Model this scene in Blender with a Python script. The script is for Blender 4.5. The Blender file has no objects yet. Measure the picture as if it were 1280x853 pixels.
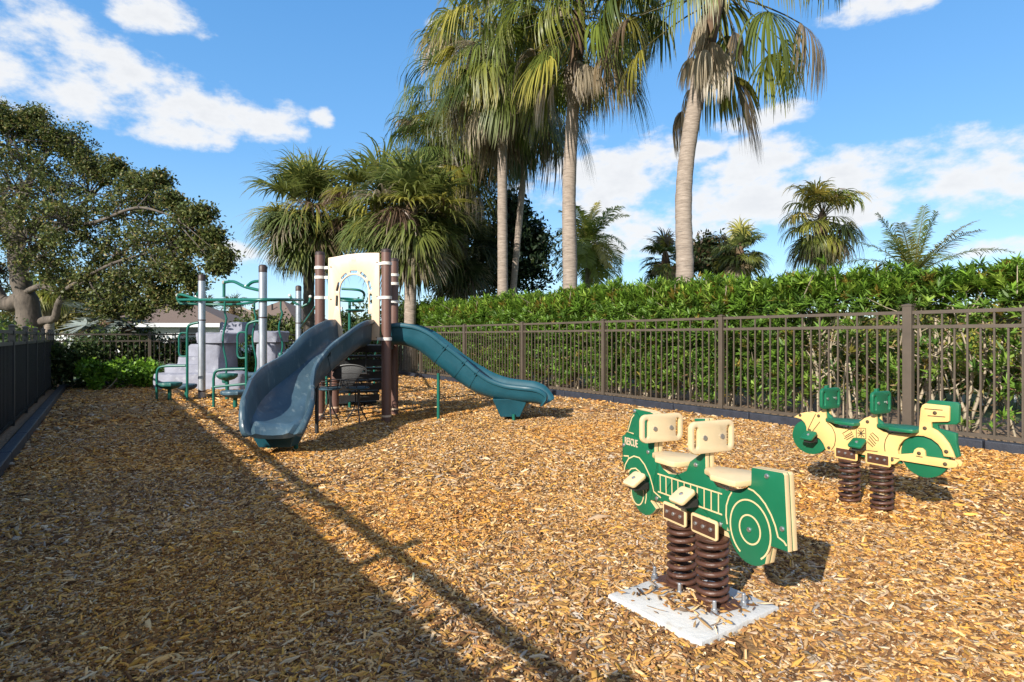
import bpy, bmesh, math, random
import numpy as np
from mathutils import Vector, Matrix

# ------------------------------------------------------------------ scale / camera frame
H = 1.1                      # eye height in metres
F = 720.0                    # focal length in photo pixels (photo 1280 wide)
CX, HY = 640.0, 421.0        # principal column, horizon row
CR, SR = 0.8163, 0.5776      # cos / sin of the camera yaw (world y runs along the long fences)
C = bpy.context.scene.collection
sc = bpy.context.scene
rng = np.random.default_rng(7)
random.seed(7)
R = math.radians

def LZ(lat, z, h=0.0):
    """camera-lateral, camera-depth (metres) -> world"""
    return Vector((CR*lat + SR*z, -SR*lat + CR*z, h))
def W(px, py, z):
    return LZ((px-CX)/F*z, z, H - (py-HY)/F*z)
def G(px, py, h=0.0):
    z = F*(H-h)/(py-HY)
    return LZ((px-CX)/F*z, z, h)
def LH(lat, z, h=0.0):       # same, in eye-height units
    return LZ(lat*H, z*H, h*H)

# ------------------------------------------------------------------ camera
cd = bpy.data.cameras.new('camera'); cam = bpy.data.objects.new('camera', cd); C.objects.link(cam)
cam.location = (0, 0, H); cam.rotation_euler = (R(90), 0, -math.atan2(SR, CR))
cd.sensor_width = 36; cd.lens = F/1280*36; cd.shift_y = -5.5/1280
cd.clip_start = 0.05; cd.clip_end = 2000
sc.camera = cam

# ------------------------------------------------------------------ sun, sky, exposure
SUN_EL = R(26.8); SUN_AZ = math.atan2(-0.94, -0.345)     # azimuth of the sun from +y towards +x
sdir = Vector((math.sin(SUN_AZ)*math.cos(SUN_EL), math.cos(SUN_AZ)*math.cos(SUN_EL), math.sin(SUN_EL)))
ld = bpy.data.lights.new('sun', 'SUN'); ld.energy = 4.9; ld.angle = R(0.53); ld.color = (1.0, 0.95, 0.86)
lo = bpy.data.objects.new('sun', ld); C.objects.link(lo); lo.location = (-30, -10, 30)
lo.rotation_euler = (-sdir).to_track_quat('-Z', 'Y').to_euler()
vs = sc.view_settings
vs.view_transform = 'Standard'; vs.look = 'None'; vs.exposure = 0.72; vs.gamma = 1; vs.use_curve_mapping = False
sc.cycles.max_bounces = 6; sc.cycles.transparent_max_bounces = 8
sc.cycles.use_denoising = True

wd = bpy.data.worlds.new('World'); sc.world = wd; wd.use_nodes = True
wt = wd.node_tree; wt.nodes.clear()
def wn(t, **k):
    n = wt.nodes.new(t)
    for a, b in k.items(): setattr(n, a, b)
    return n
def wm(op, a, b=None, c=None):
    n = wn('ShaderNodeMath', operation=op)
    for i, x in enumerate((a, b, c)):
        if x is None: continue
        if isinstance(x, (int, float)): n.inputs[i].default_value = x
        else: wt.links.new(x, n.inputs[i])
    return n.outputs[0]
sky = wn('ShaderNodeTexSky', sky_type='NISHITA', sun_disc=False)
sky.sun_elevation = SUN_EL; sky.sun_rotation = SUN_AZ
sky.air_density = 1.0; sky.dust_density = 0.0; sky.ozone_density = 2.0
hs = wn('ShaderNodeHueSaturation'); hs.inputs['Saturation'].default_value = 1.12; hs.inputs['Value'].default_value = 1.0
wt.links.new(sky.outputs[0], hs.inputs['Color'])
tc = wn('ShaderNodeTexCoord'); sep = wn('ShaderNodeSeparateXYZ'); wt.links.new(tc.outputs['Generated'], sep.inputs[0])
dx, dy, dz = sep.outputs
latd = wm('ADD', wm('MULTIPLY', dx, CR), wm('MULTIPLY', dy, -SR))
depd = wm('ADD', wm('MULTIPLY', dx, SR), wm('MULTIPLY', dy, CR))
az = wm('ARCTAN2', latd, depd); el = wm('ARCSINE', dz)
CLOUDS = [(125,105,145,42),(25,55,90,60),(275,138,100,30),(225,168,70,18),(195,14,60,20),(402,148,14,13),(330,160,50,18),
          (765,225,110,46),(900,250,130,40),(1085,222,200,36),(1230,205,115,42),(955,148,65,13),(1085,8,75,18),(965,195,50,26),
          (1245,310,60,14),(800,300,90,22),(960,262,260,30),(1180,235,160,26),(860,190,40,10),(555,35,25,9),(310,320,60,14),
          (-250,200,260,60),(1550,150,220,50),(1750,260,260,60),(-120,20,100,50)]
comb = wn('ShaderNodeCombineXYZ'); wt.links.new(az, comb.inputs[0]); wt.links.new(wm('MULTIPLY', el, 1.7), comb.inputs[1])
nz = wn('ShaderNodeTexNoise'); nz.inputs['Scale'].default_value = 9.0; nz.inputs['Detail'].default_value = 9; nz.inputs['Roughness'].default_value = 0.6
wt.links.new(comb.outputs[0], nz.inputs['Vector'])
best = None
for px, py, rx, ry in CLOUDS:
    a0 = math.atan((px-CX)/F); ca = math.cos(a0)
    e0 = math.atan((HY-py)/F*ca); ra = rx/F*ca*ca*1.15; re = ry/F*ca*1.15
    q = wm('ADD', wm('POWER', wm('DIVIDE', wm('SUBTRACT', az, a0), ra), 2.0), wm('POWER', wm('DIVIDE', wm('SUBTRACT', el, e0), re), 2.0))
    val = wm('SUBTRACT', 1.0, q)
    best = val if best is None else wm('SMOOTH_MAX', best, val, 0.25)
# unseen cloud banks added behind and above the camera to whiten the fill light: azimuth, elevation, half widths in degrees
for a0, e0, ra, re in ((-85,38,32,16),(-120,22,30,14),(-150,50,40,16),(95,40,34,16),(130,24,30,14),(-60,66,60,12),(170,20,30,12),(-175,25,30,14)):
    q = wm('ADD', wm('POWER', wm('DIVIDE', wm('SUBTRACT', az, R(a0)), R(ra)), 2.0), wm('POWER', wm('DIVIDE', wm('SUBTRACT', el, R(e0)), R(re)), 2.0))
    best = wm('SMOOTH_MAX', best, wm('MULTIPLY', wm('SUBTRACT', 1.0, q), 1.3), 0.25)
best = wm('MAXIMUM', best, -1.5)
dens = wm('ADD', wm('MULTIPLY', best, 0.85), wm('MULTIPLY', wm('SUBTRACT', nz.outputs['Fac'], 0.5), 4.6))
def smooth(x, a, b):
    n = wn('ShaderNodeMapRange', interpolation_type='SMOOTHSTEP'); wt.links.new(x, n.inputs[0])
    n.inputs[1].default_value = a; n.inputs[2].default_value = b; return n.outputs[0]
alpha = wm('MULTIPLY', smooth(dens, -0.1, 0.85), 0.95)
core = smooth(dens, 0.5, 1.6)
nz2 = wn('ShaderNodeTexNoise'); nz2.inputs['Scale'].default_value = 11; nz2.inputs['Detail'].default_value = 6
wt.links.new(comb.outputs[0], nz2.inputs['Vector'])
ccol = wn('ShaderNodeMix', data_type='RGBA'); ccol.inputs[6].default_value = (3.85, 3.88, 3.92, 1); ccol.inputs[7].default_value = (3.05, 3.13, 3.28, 1)
wt.links.new(wm('MULTIPLY', core, wm('MULTIPLY', nz2.outputs['Fac'], 1.0)), ccol.inputs[0])
rmp = wn('ShaderNodeValToRGB'); e_ = rmp.color_ramp.elements
e_[0].position = 0.0; e_[0].color = (.38, .60, .80, 1); e_[1].position = 1.0; e_[1].color = (.035, .16, .46, 1)
for p_, c_ in ((.10, (.27, .52, .79, 1)), (.28, (.135, .37, .72, 1)), (.55, (.075, .27, .62, 1))):
    q_ = e_.new(p_); q_.color = c_
wt.links.new(dz, rmp.inputs[0])
sc5 = wn('ShaderNodeVectorMath', operation='SCALE'); sc5.inputs['Scale'].default_value = 5.3; wt.links.new(rmp.outputs[0], sc5.inputs[0])
mxs = wn('ShaderNodeMix', data_type='RGBA'); mxs.inputs[0].default_value = 0.72; wt.links.new(hs.outputs[0], mxs.inputs[6]); wt.links.new(sc5.outputs[0], mxs.inputs[7])
mx = wn('ShaderNodeMix', data_type='RGBA'); wt.links.new(alpha, mx.inputs[0]); wt.links.new(mxs.outputs[2], mx.inputs[6]); wt.links.new(ccol.outputs[2], mx.inputs[7])
bg = wn('ShaderNodeBackground'); bg.inputs['Strength'].default_value = 0.15
wt.links.new(mx.outputs[2], bg.inputs['Color'])
out = wn('ShaderNodeOutputWorld'); wt.links.new(bg.outputs[0], out.inputs['Surface'])

# ------------------------------------------------------------------ materials
MATS = {}
def mat(name, col, rough=0.6, var=0.15, scale=8.0, bump=0.0, bscale=40.0, metal=0.0, spec=0.5, col2=None, stretch=None, detail=5, spots=None):
    m = bpy.data.materials.new(name); m.use_nodes = True; nt = m.node_tree; b = nt.nodes['Principled BSDF']
    b.inputs['Roughness'].default_value = rough; b.inputs['Metallic'].default_value = metal; b.inputs['Specular IOR Level'].default_value = spec
    tc = nt.nodes.new('ShaderNodeTexCoord'); mp = nt.nodes.new('ShaderNodeMapping'); nt.links.new(tc.outputs['Object'], mp.inputs[0])
    if stretch: mp.inputs['Scale'].default_value = stretch
    n = nt.nodes.new('ShaderNodeTexNoise'); n.inputs['Scale'].default_value = scale; n.inputs['Detail'].default_value = detail; n.inputs['Roughness'].default_value = 0.65
    nt.links.new(mp.outputs[0], n.inputs['Vector'])
    r = nt.nodes.new('ShaderNodeValToRGB'); r.color_ramp.elements[0].position = 0.3; r.color_ramp.elements[1].position = 0.7
    c2 = col2 or tuple(min(1, c*(1+var)) for c in col)
    c1 = col if col2 else tuple(c*(1-var) for c in col)
    r.color_ramp.elements[0].color = (*c1, 1); r.color_ramp.elements[1].color = (*c2, 1)
    nt.links.new(n.outputs['Fac'], r.inputs[0]); base = r.outputs[0]
    if spots:   # worn / dusty patches of another colour: (colour, scale, threshold)
        n2 = nt.nodes.new('ShaderNodeTexNoise'); n2.inputs['Scale'].default_value = spots[1]; n2.inputs['Detail'].default_value = 8; n2.inputs['Roughness'].default_value = .7
        nt.links.new(mp.outputs[0], n2.inputs['Vector'])
        mr = nt.nodes.new('ShaderNodeMapRange'); mr.inputs[1].default_value = spots[2]; mr.inputs[2].default_value = spots[2]+0.14; nt.links.new(n2.outputs['Fac'], mr.inputs[0])
        mm = nt.nodes.new('ShaderNodeMix'); mm.data_type = 'RGBA'; nt.links.new(mr.outputs[0], mm.inputs[0]); nt.links.new(base, mm.inputs[6]); mm.inputs[7].default_value = (*spots[0], 1)
        base = mm.outputs[2]
    nt.links.new(base, b.inputs['Base Color'])
    mr2 = nt.nodes.new('ShaderNodeMapRange'); mr2.inputs[3].default_value = max(0.02, rough-0.08); mr2.inputs[4].default_value = min(1, rough+0.1)
    nt.links.new(n.outputs['Fac'], mr2.inputs[0]); nt.links.new(mr2.outputs[0], b.inputs['Roughness'])
    if bump:
        n3 = nt.nodes.new('ShaderNodeTexNoise'); n3.inputs['Scale'].default_value = bscale; n3.inputs['Detail'].default_value = 5
        nt.links.new(mp.outputs[0], n3.inputs['Vector'])
        bp = nt.nodes.new('ShaderNodeBump'); bp.inputs['Strength'].default_value = bump; bp.inputs['Distance'].default_value = 0.01
        nt.links.new(n3.outputs['Fac'], bp.inputs['Height']); nt.links.new(bp.outputs[0], b.inputs['Normal'])
    MATS[name] = m
    return m
def leafmat(name, rough=0.5, trans=0.35, spec=0.35):
    m = bpy.data.materials.new(name); m.use_nodes = True; nt = m.node_tree; b = nt.nodes['Principled BSDF']
    at = nt.nodes.new('ShaderNodeAttribute'); at.attribute_name = 'Col'
    b.inputs['Roughness'].default_value = rough; b.inputs['Specular IOR Level'].default_value = spec
    nt.links.new(at.outputs['Color'], b.inputs['Base Color'])
    if trans:
        t = nt.nodes.new('ShaderNodeBsdfTranslucent'); nt.links.new(at.outputs['Color'], t.inputs['Color'])
        ms = nt.nodes.new('ShaderNodeMixShader'); ms.inputs[0].default_value = trans
        nt.links.new(b.outputs[0], ms.inputs[1]); nt.links.new(t.outputs[0], ms.inputs[2])
        nt.links.new(ms.outputs[0], nt.nodes['Material Output'].inputs['Surface'])
    return m

M_leaf = leafmat('leaf'); M_palm = leafmat('palm_frond', 0.42, 0.45, 0.45); M_chip = leafmat('chip', 0.8, 0.0, 0.25)
M_lawn = mat('lawn_grass', (.06,.10,.025), .9, .4, 3, .6, 60, col2=(.11,.13,.04))
M_mulch = mat('mulch_floor', (.10,.050,.016), .95, .4, 26, 1.0, 45, col2=(.42,.23,.08), detail=8, spots=((.46,.36,.22), 40, .56))
M_litter = mat('leaf_litter', (.13,.075,.04), .95, .4, 30, 1.0, 40, col2=(.36,.24,.14), detail=8, spots=((.40,.33,.25), 20, .58))
M_bronze = mat('bronze_paint', (.085,.064,.046), .45, .12, 6)
M_blackf = mat('black_paint', (.018,.019,.02), .4, .2, 6)
M_screen = mat('dark_screen', (.022,.024,.027), .62, .25, 5, stretch=(1,1,6))
M_timber = mat('black_plastic', (.024,.027,.038), .5, .3, 9, .2, 90, spots=((.06,.055,.055), 30, .62))
M_slate = mat('slate_blue_plastic', (.040,.074,.098), .34, .22, 3, spots=((.12,.16,.175), 7, .55), stretch=(2.2,.7,.7))
M_teal = mat('teal_plastic', (.010,.066,.090), .33, .2, 3, spots=((.05,.13,.15), 6, .66))
M_green = mat('green_board', (.007,.120,.055), .38, .12, 4, spots=((.05,.17,.10), 18, .63))
M_tan = mat('tan_board', (.64,.47,.25), .45, .08, 5, spots=((.45,.31,.15), 22, .66))
M_cream = mat('cream_board', (.58,.425,.29), .45, .06, 4, spots=((.50,.37,.25), 12, .66))
M_seat = mat('seat_board', (.64,.49,.29), .45, .07, 6, spots=((.50,.37,.21), 16, .62))
M_ochre = mat('yellow_tan_board', (.70,.46,.17), .42, .08, 5, spots=((.55,.36,.15), 20, .68))
M_line = mat('dark_groove', (.06,.04,.02), .7)
M_rust = mat('brown_spring_paint', (.075,.032,.02), .42, .3, 14, .3, 80, spots=((.12,.055,.03), 18, .6))
M_brownpost = mat('brown_post_paint', (.125,.062,.046), .45, .12, 4, spots=((.12,.07,.055), 9, .66))
M_cap = mat('brown_cap', (.04,.022,.018), .5)
M_galv = mat('galvanised', (.42,.44,.47), .42, .18, 10, metal=.75, stretch=(1,1,.3))
M_steel = mat('bolt_steel', (.55,.54,.52), .35, .1, 20, metal=.9)
M_clamp = mat('clamp_white', (.62,.58,.52), .5, .1, 12)
M_greenp = mat('green_tube_paint', (.006,.105,.075), .35, .12, 6)
M_pod = mat('pod_blue_plastic', (.04,.085,.115), .42, .2, 6, .3, 60)
M_podg = mat('pod_green_plastic', (.012,.10,.08), .42, .2, 6, .3, 60)
M_deck = mat('black_deck_coating', (.012,.012,.013), .55, .3, 14, .3, 90)
M_rock = mat('lavender_rock_plastic', (.23,.235,.285), .75, .18, 4, .6, 14, spots=((.33,.34,.38), 6, .56))
M_conc = mat('white_concrete', (.52,.51,.485), .85, .10, 9, .25, 60, spots=((.36,.30,.23), 11, .58))
M_trunk = mat('palm_trunk_bark', (.17,.13,.10), .9, .3, 5, 1.0, 9, col2=(.36,.29,.235), stretch=(1,1,7), spots=((.11,.09,.075), 2.2, .58))
M_boot = mat('palm_fibre', (.07,.042,.026), .95, .4, 9, .8, 20, col2=(.17,.105,.06), stretch=(1,1,.4))
M_bark = mat('oak_bark', (.05,.04,.032), .95, .4, 9, 1.0, 20, col2=(.15,.12,.095), stretch=(1,1,.4))
M_stem = mat('pale_stem', (.33,.27,.19), .9, .3, 8)
M_roof = mat('brown_roof', (.14,.098,.076), .9, .15, 20, stretch=(1,1,3))
M_roof2 = mat('tan_roof', (.36,.27,.2), .9, .15, 10)
M_wall = mat('white_stucco', (.66,.66,.66), .8, .05, 4)
M_glass = mat('dark_window', (.03,.04,.05), .1)
M_dark = mat('dark_slot', (.02,.018,.016), .7)
M_wire = mat('black_wire', (.012,.012,.013), .4)

# ------------------------------------------------------------------ builders
def link(o, parent=None):
    C.objects.link(o)
    if parent: o.parent = parent
    return o
def tag(o, label=None, cat=None, group=None, kind=None):
    if label: o['label'] = label
    if cat: o['category'] = cat
    if group: o['group'] = group
    if kind: o['kind'] = kind
    return o
def thing(name, label, cat, loc=(0,0,0), rz=0, group=None):
    o = bpy.data.objects.new(name, None); o.empty_display_size = .2; C.objects.link(o)
    o.location = loc; o.rotation_euler = (0, 0, rz)
    return tag(o, label, cat, group)
def kids(o): return [c for c in C.objects if c.parent == o]
def copy_tree(o, parent=None):
    c = o.copy(); C.objects.link(c); c.parent = parent
    for ch in kids(o): copy_tree(ch, c)
    return c
def finish(me, mats, smooth, sharp=40):
    for m in (mats if isinstance(mats, (list, tuple)) else [mats]): me.materials.append(m)
    if smooth:
        bm = bmesh.new(); bm.from_mesh(me)
        for f in bm.faces: f.smooth = True
        for e in bm.edges:
            if len(e.link_faces) == 2 and e.calc_face_angle(0) > R(sharp): e.smooth = False
        bm.to_mesh(me); bm.free()

class MB:
    def __init__(s): s.v = []; s.f = []; s.m = []
    def add(s, vs, fs, m=0):
        o = len(s.v); s.v += [tuple(v) for v in vs]; s.f += [tuple(i+o for i in f) for f in fs]; s.m += [m]*len(fs); return s
    def box(s, c, d, m=0, rot=None):
        hx, hy, hz = d[0]/2, d[1]/2, d[2]/2; c = Vector(c)
        vs = [Vector((x, y, z)) for z in (-hz, hz) for x, y in ((-hx,-hy),(hx,-hy),(hx,hy),(-hx,hy))]
        if rot is not None:
            if isinstance(rot, (int, float)): rot = Matrix.Rotation(rot, 3, 'Z')
            vs = [rot @ v for v in vs]
        return s.add([v+c for v in vs], [(3,2,1,0),(4,5,6,7),(0,1,5,4),(1,2,6,5),(2,3,7,6),(3,0,4,7)], m)
    def tube(s, pts, r, n=8, m=0, closed=False, caps=True):
        P = [Vector(p) for p in pts]; k = len(P)
        rr = r if isinstance(r, (list, tuple)) else [r]*k
        T = []
        for i in range(k):
            a = P[(i-1) % k] if closed or i > 0 else P[0]; b = P[(i+1) % k] if closed or i < k-1 else P[-1]
            t = (b-a); T.append(t.normalized() if t.length > 1e-9 else Vector((0,0,1)))
        u = T[0].orthogonal().normalized(); vs = []
        for i in range(k):
            u = (u - T[i]*u.dot(T[i])); u = u.normalized() if u.length > 1e-6 else T[i].orthogonal().normalized()
            w = T[i].cross(u)
            vs += [P[i] + (u*math.cos(2*math.pi*j/n) + w*math.sin(2*math.pi*j/n))*rr[i] for j in range(n)]
        fs = []
        for i in range(k if closed else k-1):
            a, b = i*n, ((i+1) % k)*n
            fs += [(a+j, a+(j+1) % n, b+(j+1) % n, b+j) for j in range(n)]
        if caps and not closed: fs += [tuple(range(n-1, -1, -1)), tuple(range((k-1)*n, k*n))]
        return s.add(vs, fs, m)
    def lathe(s, prof, c=(0,0,0), n=20, m=0, caps=True, wob=0):
        c = Vector(c); vs = []
        for r, z in prof:
            vs += [c + Vector((r*math.cos(2*math.pi*j/n)*(1+wob*math.sin(j*2.6+z*5)), r*math.sin(2*math.pi*j/n)*(1+wob*math.sin(j*2.6+z*5)), z)) for j in range(n)]
        fs = []
        for i in range(len(prof)-1):
            a, b = i*n, (i+1)*n
            fs += [(a+j, a+(j+1) % n, b+(j+1) % n, b+j) for j in range(n)]
        if caps: fs += [tuple(range(n-1, -1, -1)), tuple(range((len(prof)-1)*n, len(prof)*n))]
        return s.add(vs, fs, m)
    def build(s, name, mats, parent=None, smooth=False, bevel=0, seg=2, sub=0):
        me = bpy.data.meshes.new(name); me.from_pydata(s.v, [], s.f)
        me.polygons.foreach_set('material_index', s.m)
        finish(me, mats, smooth)
        o = link(bpy.data.objects.new(name, me), parent)
        if bevel: addbevel(o, bevel, seg)
        if sub:
            q = o.modifiers.new('subd', 'SUBSURF'); q.levels = sub; q.render_levels = sub
        return o
def addbevel(o, w, seg=2):
    b = o.modifiers.new('bevel', 'BEVEL'); b.width = w; b.segments = seg; b.limit_method = 'ANGLE'; b.angle_limit = R(50)
    b.harden_normals = True
    for p in o.data.polygons: p.use_smooth = True
    return o

def board(name, loops, t, mats, parent=None, M=None, bevel=0.0, holes_m=1):
    """flat board: 2D outline (+ holes) in local x,y extruded by t about z = 0, then M applied"""
    bm = bmesh.new(); edges = []
    for lp in loops:
        vs = [bm.verts.new((x, y, -t/2)) for x, y in lp]
        for i in range(len(vs)): edges.append(bm.edges.new((vs[i], vs[(i+1) % len(vs)])))
    bmesh.ops.triangle_fill(bm, use_beauty=True, use_dissolve=False, edges=edges)
    fs = bm.faces[:]
    r = bmesh.ops.extrude_face_region(bm, geom=fs)
    bmesh.ops.translate(bm, verts=[g for g in r['geom'] if isinstance(g, bmesh.types.BMVert)], vec=(0, 0, t))
    bmesh.ops.recalc_face_normals(bm, faces=bm.faces[:])
    for f in bm.faces: f.material_index = 0 if abs(f.normal.z) > .8 else (1 if isinstance(mats, (list, tuple)) and len(mats) > 1 else 0)
    if bevel:
        es = [e for e in bm.edges if len(e.link_faces) == 2 and e.calc_face_angle(0) > R(60) and (abs(e.verts[0].co.z-e.verts[1].co.z) < 1e-6)]
        bmesh.ops.bevel(bm, geom=es, offset=bevel, segments=2, profile=.5, affect='EDGES', material=-1)
    if M is not None: bm.transform(M)
    me = bpy.data.meshes.new(name); bm.to_mesh(me); bm.free()
    finish(me, mats, True, 24)
    return link(bpy.data.objects.new(name, me), parent)

def rrect(w, h, r, n=5, cx=0, cy=0):
    p = []
    for sx, sy, a0 in ((1,1,0),(-1,1,90),(-1,-1,180),(1,-1,270)):
        for i in range(n+1):
            a = R(a0+90*i/n); p.append((cx+sx*(w/2-r)+r*math.cos(a), cy+sy*(h/2-r)+r*math.sin(a)))
    return p
def arc(cx, cy, rx, ry, a0, a1, n=16):
    return [(cx+rx*math.cos(R(a0+(a1-a0)*i/n)), cy+ry*math.sin(R(a0+(a1-a0)*i/n))) for i in range(n+1)]
def ribbon2(mb, pts, w, z, M=None, closed=False, t=.0014):
    """thin raised line of width w along 2D points at height z"""
    k = len(pts); P = [Vector((x, y)) for x, y in pts]; vs = []
    for i in range(k):
        a = P[i-1] if (i > 0 or closed) else P[0]; b = P[(i+1) % k] if (i < k-1 or closed) else P[-1]
        d = (b-a); d = d.normalized() if d.length > 1e-9 else Vector((1, 0)); nn = Vector((-d.y, d.x))*w/2
        vs += [(*(P[i]+nn), z), (*(P[i]-nn), z), (*(P[i]+nn), z-t*3), (*(P[i]-nn), z-t*3)]
    fs = []
    for i in range(k if closed else k-1):
        a, b = 4*i, 4*((i+1) % k)
        fs += [(a, a+1, b+1, b), (a+2, a, b, b+2), (a+1, a+3, b+3, b+1)]
    mb.add([M @ Vector(v) for v in vs] if M else vs, fs)
def catmull(pts, n=6, closed=False):
    P = [Vector(p) for p in pts]; k = len(P); o = []
    for i in range(k if closed else k-1):
        p0 = P[(i-1) % k] if closed or i > 0 else P[0]*2-P[1]; p1 = P[i]; p2 = P[(i+1) % k]
        p3 = P[(i+2) % k] if closed or i < k-2 else P[-1]*2-P[-2]
        for j in range(n):
            t = j/n; o.append(.5*((2*p1)+(p2-p0)*t+(2*p0-5*p1+4*p2-p3)*t*t+(3*p1-p0-3*p2+p3)*t**3))
    if not closed: o.append(P[-1])
    return o

def npmesh(name, V, Q, col, mats, parent=None, smooth=False, midx=None):
    """V (N,3), Q (M,4) quads, col (N,3)"""
    me = bpy.data.meshes.new(name); V = np.asarray(V, np.float32).reshape(-1, 3); Q = np.asarray(Q, np.int32).reshape(-1, 4)
    me.vertices.add(len(V)); me.vertices.foreach_set('co', V.ravel())
    me.loops.add(Q.size); me.loops.foreach_set('vertex_index', Q.ravel())
    me.polygons.add(len(Q)); me.polygons.foreach_set('loop_start', np.arange(0, Q.size, 4, dtype=np.int32)); me.polygons.foreach_set('loop_total', np.full(len(Q), 4, np.int32))
    a = me.attributes.new('Col', 'FLOAT_COLOR', 'POINT'); cc = np.ones((len(V), 4), np.float32); cc[:, :3] = col; a.data.foreach_set('color', cc.ravel())
    for m in (mats if isinstance(mats, (list, tuple)) else [mats]): me.materials.append(m)
    if midx is not None: me.polygons.foreach_set('material_index', midx)
    if smooth: me.polygons.foreach_set('use_smooth', np.ones(len(Q), bool))
    me.update(calc_edges=True); me.validate()
    return link(bpy.data.objects.new(name, me), parent)

def nrm(a): return a/np.maximum(np.linalg.norm(a, axis=-1, keepdims=True), 1e-9)
def pick(pal, n, jit=.18, g=None):
    """n colours from a weighted palette with a brightness jitter"""
    g = g or rng; pal = list(pal); w = np.array([p[1] for p in pal], float); w /= w.sum()
    c = np.array([p[0] for p in pal])[g.choice(len(pal), n, p=w)]
    return c*(1+jit*g.standard_normal((n, 1))).clip(.4, 1.8)
def leaves(c, d, n, L, Wd, col, fold=.15, pos=.42, base=True):
    """diamond leaves. c: base points, d: direction, n: leaf normal"""
    c = np.asarray(c); d = nrm(np.asarray(d)); s = nrm(np.cross(d, n)); nn = np.cross(s, d); N = len(c)
    L = np.broadcast_to(np.asarray(L, float), (N,))[:, None]; Wd = np.broadcast_to(np.asarray(Wd, float), (N,))[:, None]
    mid = c + d*L*pos + nn*L*.05
    V = np.stack([c, mid+s*Wd/2+nn*Wd*fold, c+d*L, mid-s*Wd/2+nn*Wd*fold], 1)
    Q = np.arange(4*N).reshape(N, 4)
    return V.reshape(-1, 3), Q, np.repeat(col, 4, axis=0)
def merge(parts):
    V = []; Q = []; Cc = []; o = 0
    for v, q, c in parts:
        V.append(v); Q.append(np.asarray(q)+o); Cc.append(c); o += len(v)
    return np.concatenate(V), np.concatenate(Q), np.concatenate(Cc)
def randdir(n, g=None):
    return nrm((g or rng).standard_normal((n, 3)))

# ================================================================== SETTING: ground
def sheet(name, pts, z, m):
    mb = MB(); mb.add([(x, y, z) for x, y in pts], [tuple(range(len(pts)))]); o = mb.build(name, m); return tag(o, kind='structure')
XL, XR, YB, YF = -0.66, 6.93, 15.55, -6.0
sheet('ground', [(-500,-500),(500,-500),(500,500),(-500,500)], 0, M_lawn)
def grid_sheet(name, x0, x1, y0, y1, z, m, step, amp, edge):
    nx, ny = int((x1-x0)/step)+1, int((y1-y0)/step)+1
    xs, ys = np.linspace(x0, x1, nx), np.linspace(y0, y1, ny)
    X, Y = np.meshgrid(xs, ys)
    Z = z + amp*(np.sin(X*2.1+np.sin(Y*1.3)*1.5)+np.sin(Y*1.7+X*.6)+.6*np.sin(X*4.9+Y*3.7))/2.6
    V = np.stack([X, Y, Z], -1).reshape(-1, 3)
    i = np.arange(nx*ny).reshape(ny, nx)
    Q = np.stack([i[:-1,:-1], i[:-1,1:], i[1:,1:], i[1:,:-1]], -1).reshape(-1, 4)
    return tag(npmesh(name, V, Q, np.ones((len(V), 3)), m, smooth=True), kind='structure')
def mz(x, y): return .012 + .012*(np.sin(x*2.1+np.sin(y*1.3)*1.5)+np.sin(y*1.7+x*.6)+.6*np.sin(x*4.9+y*3.7))/2.6
grid_sheet('mulch_ground', XL, XR-.02, YF, YB, .012, M_mulch, .12, .012, 0)
grid_sheet('leaf_litter_ground', XR+.02, 9.6, YF, YB+.6, .02, M_litter, .25, .012, 0)
grid_sheet('hedge_bed_ground', -3.0, XR-.05, YB+.12, YB+1.6, .02, M_litter, .25, .012, 0)
grid_sheet('side_bed_ground', -2.6, XL-.16, YF, YB+1.0, .015, M_litter, .3, .008, 0)

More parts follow.
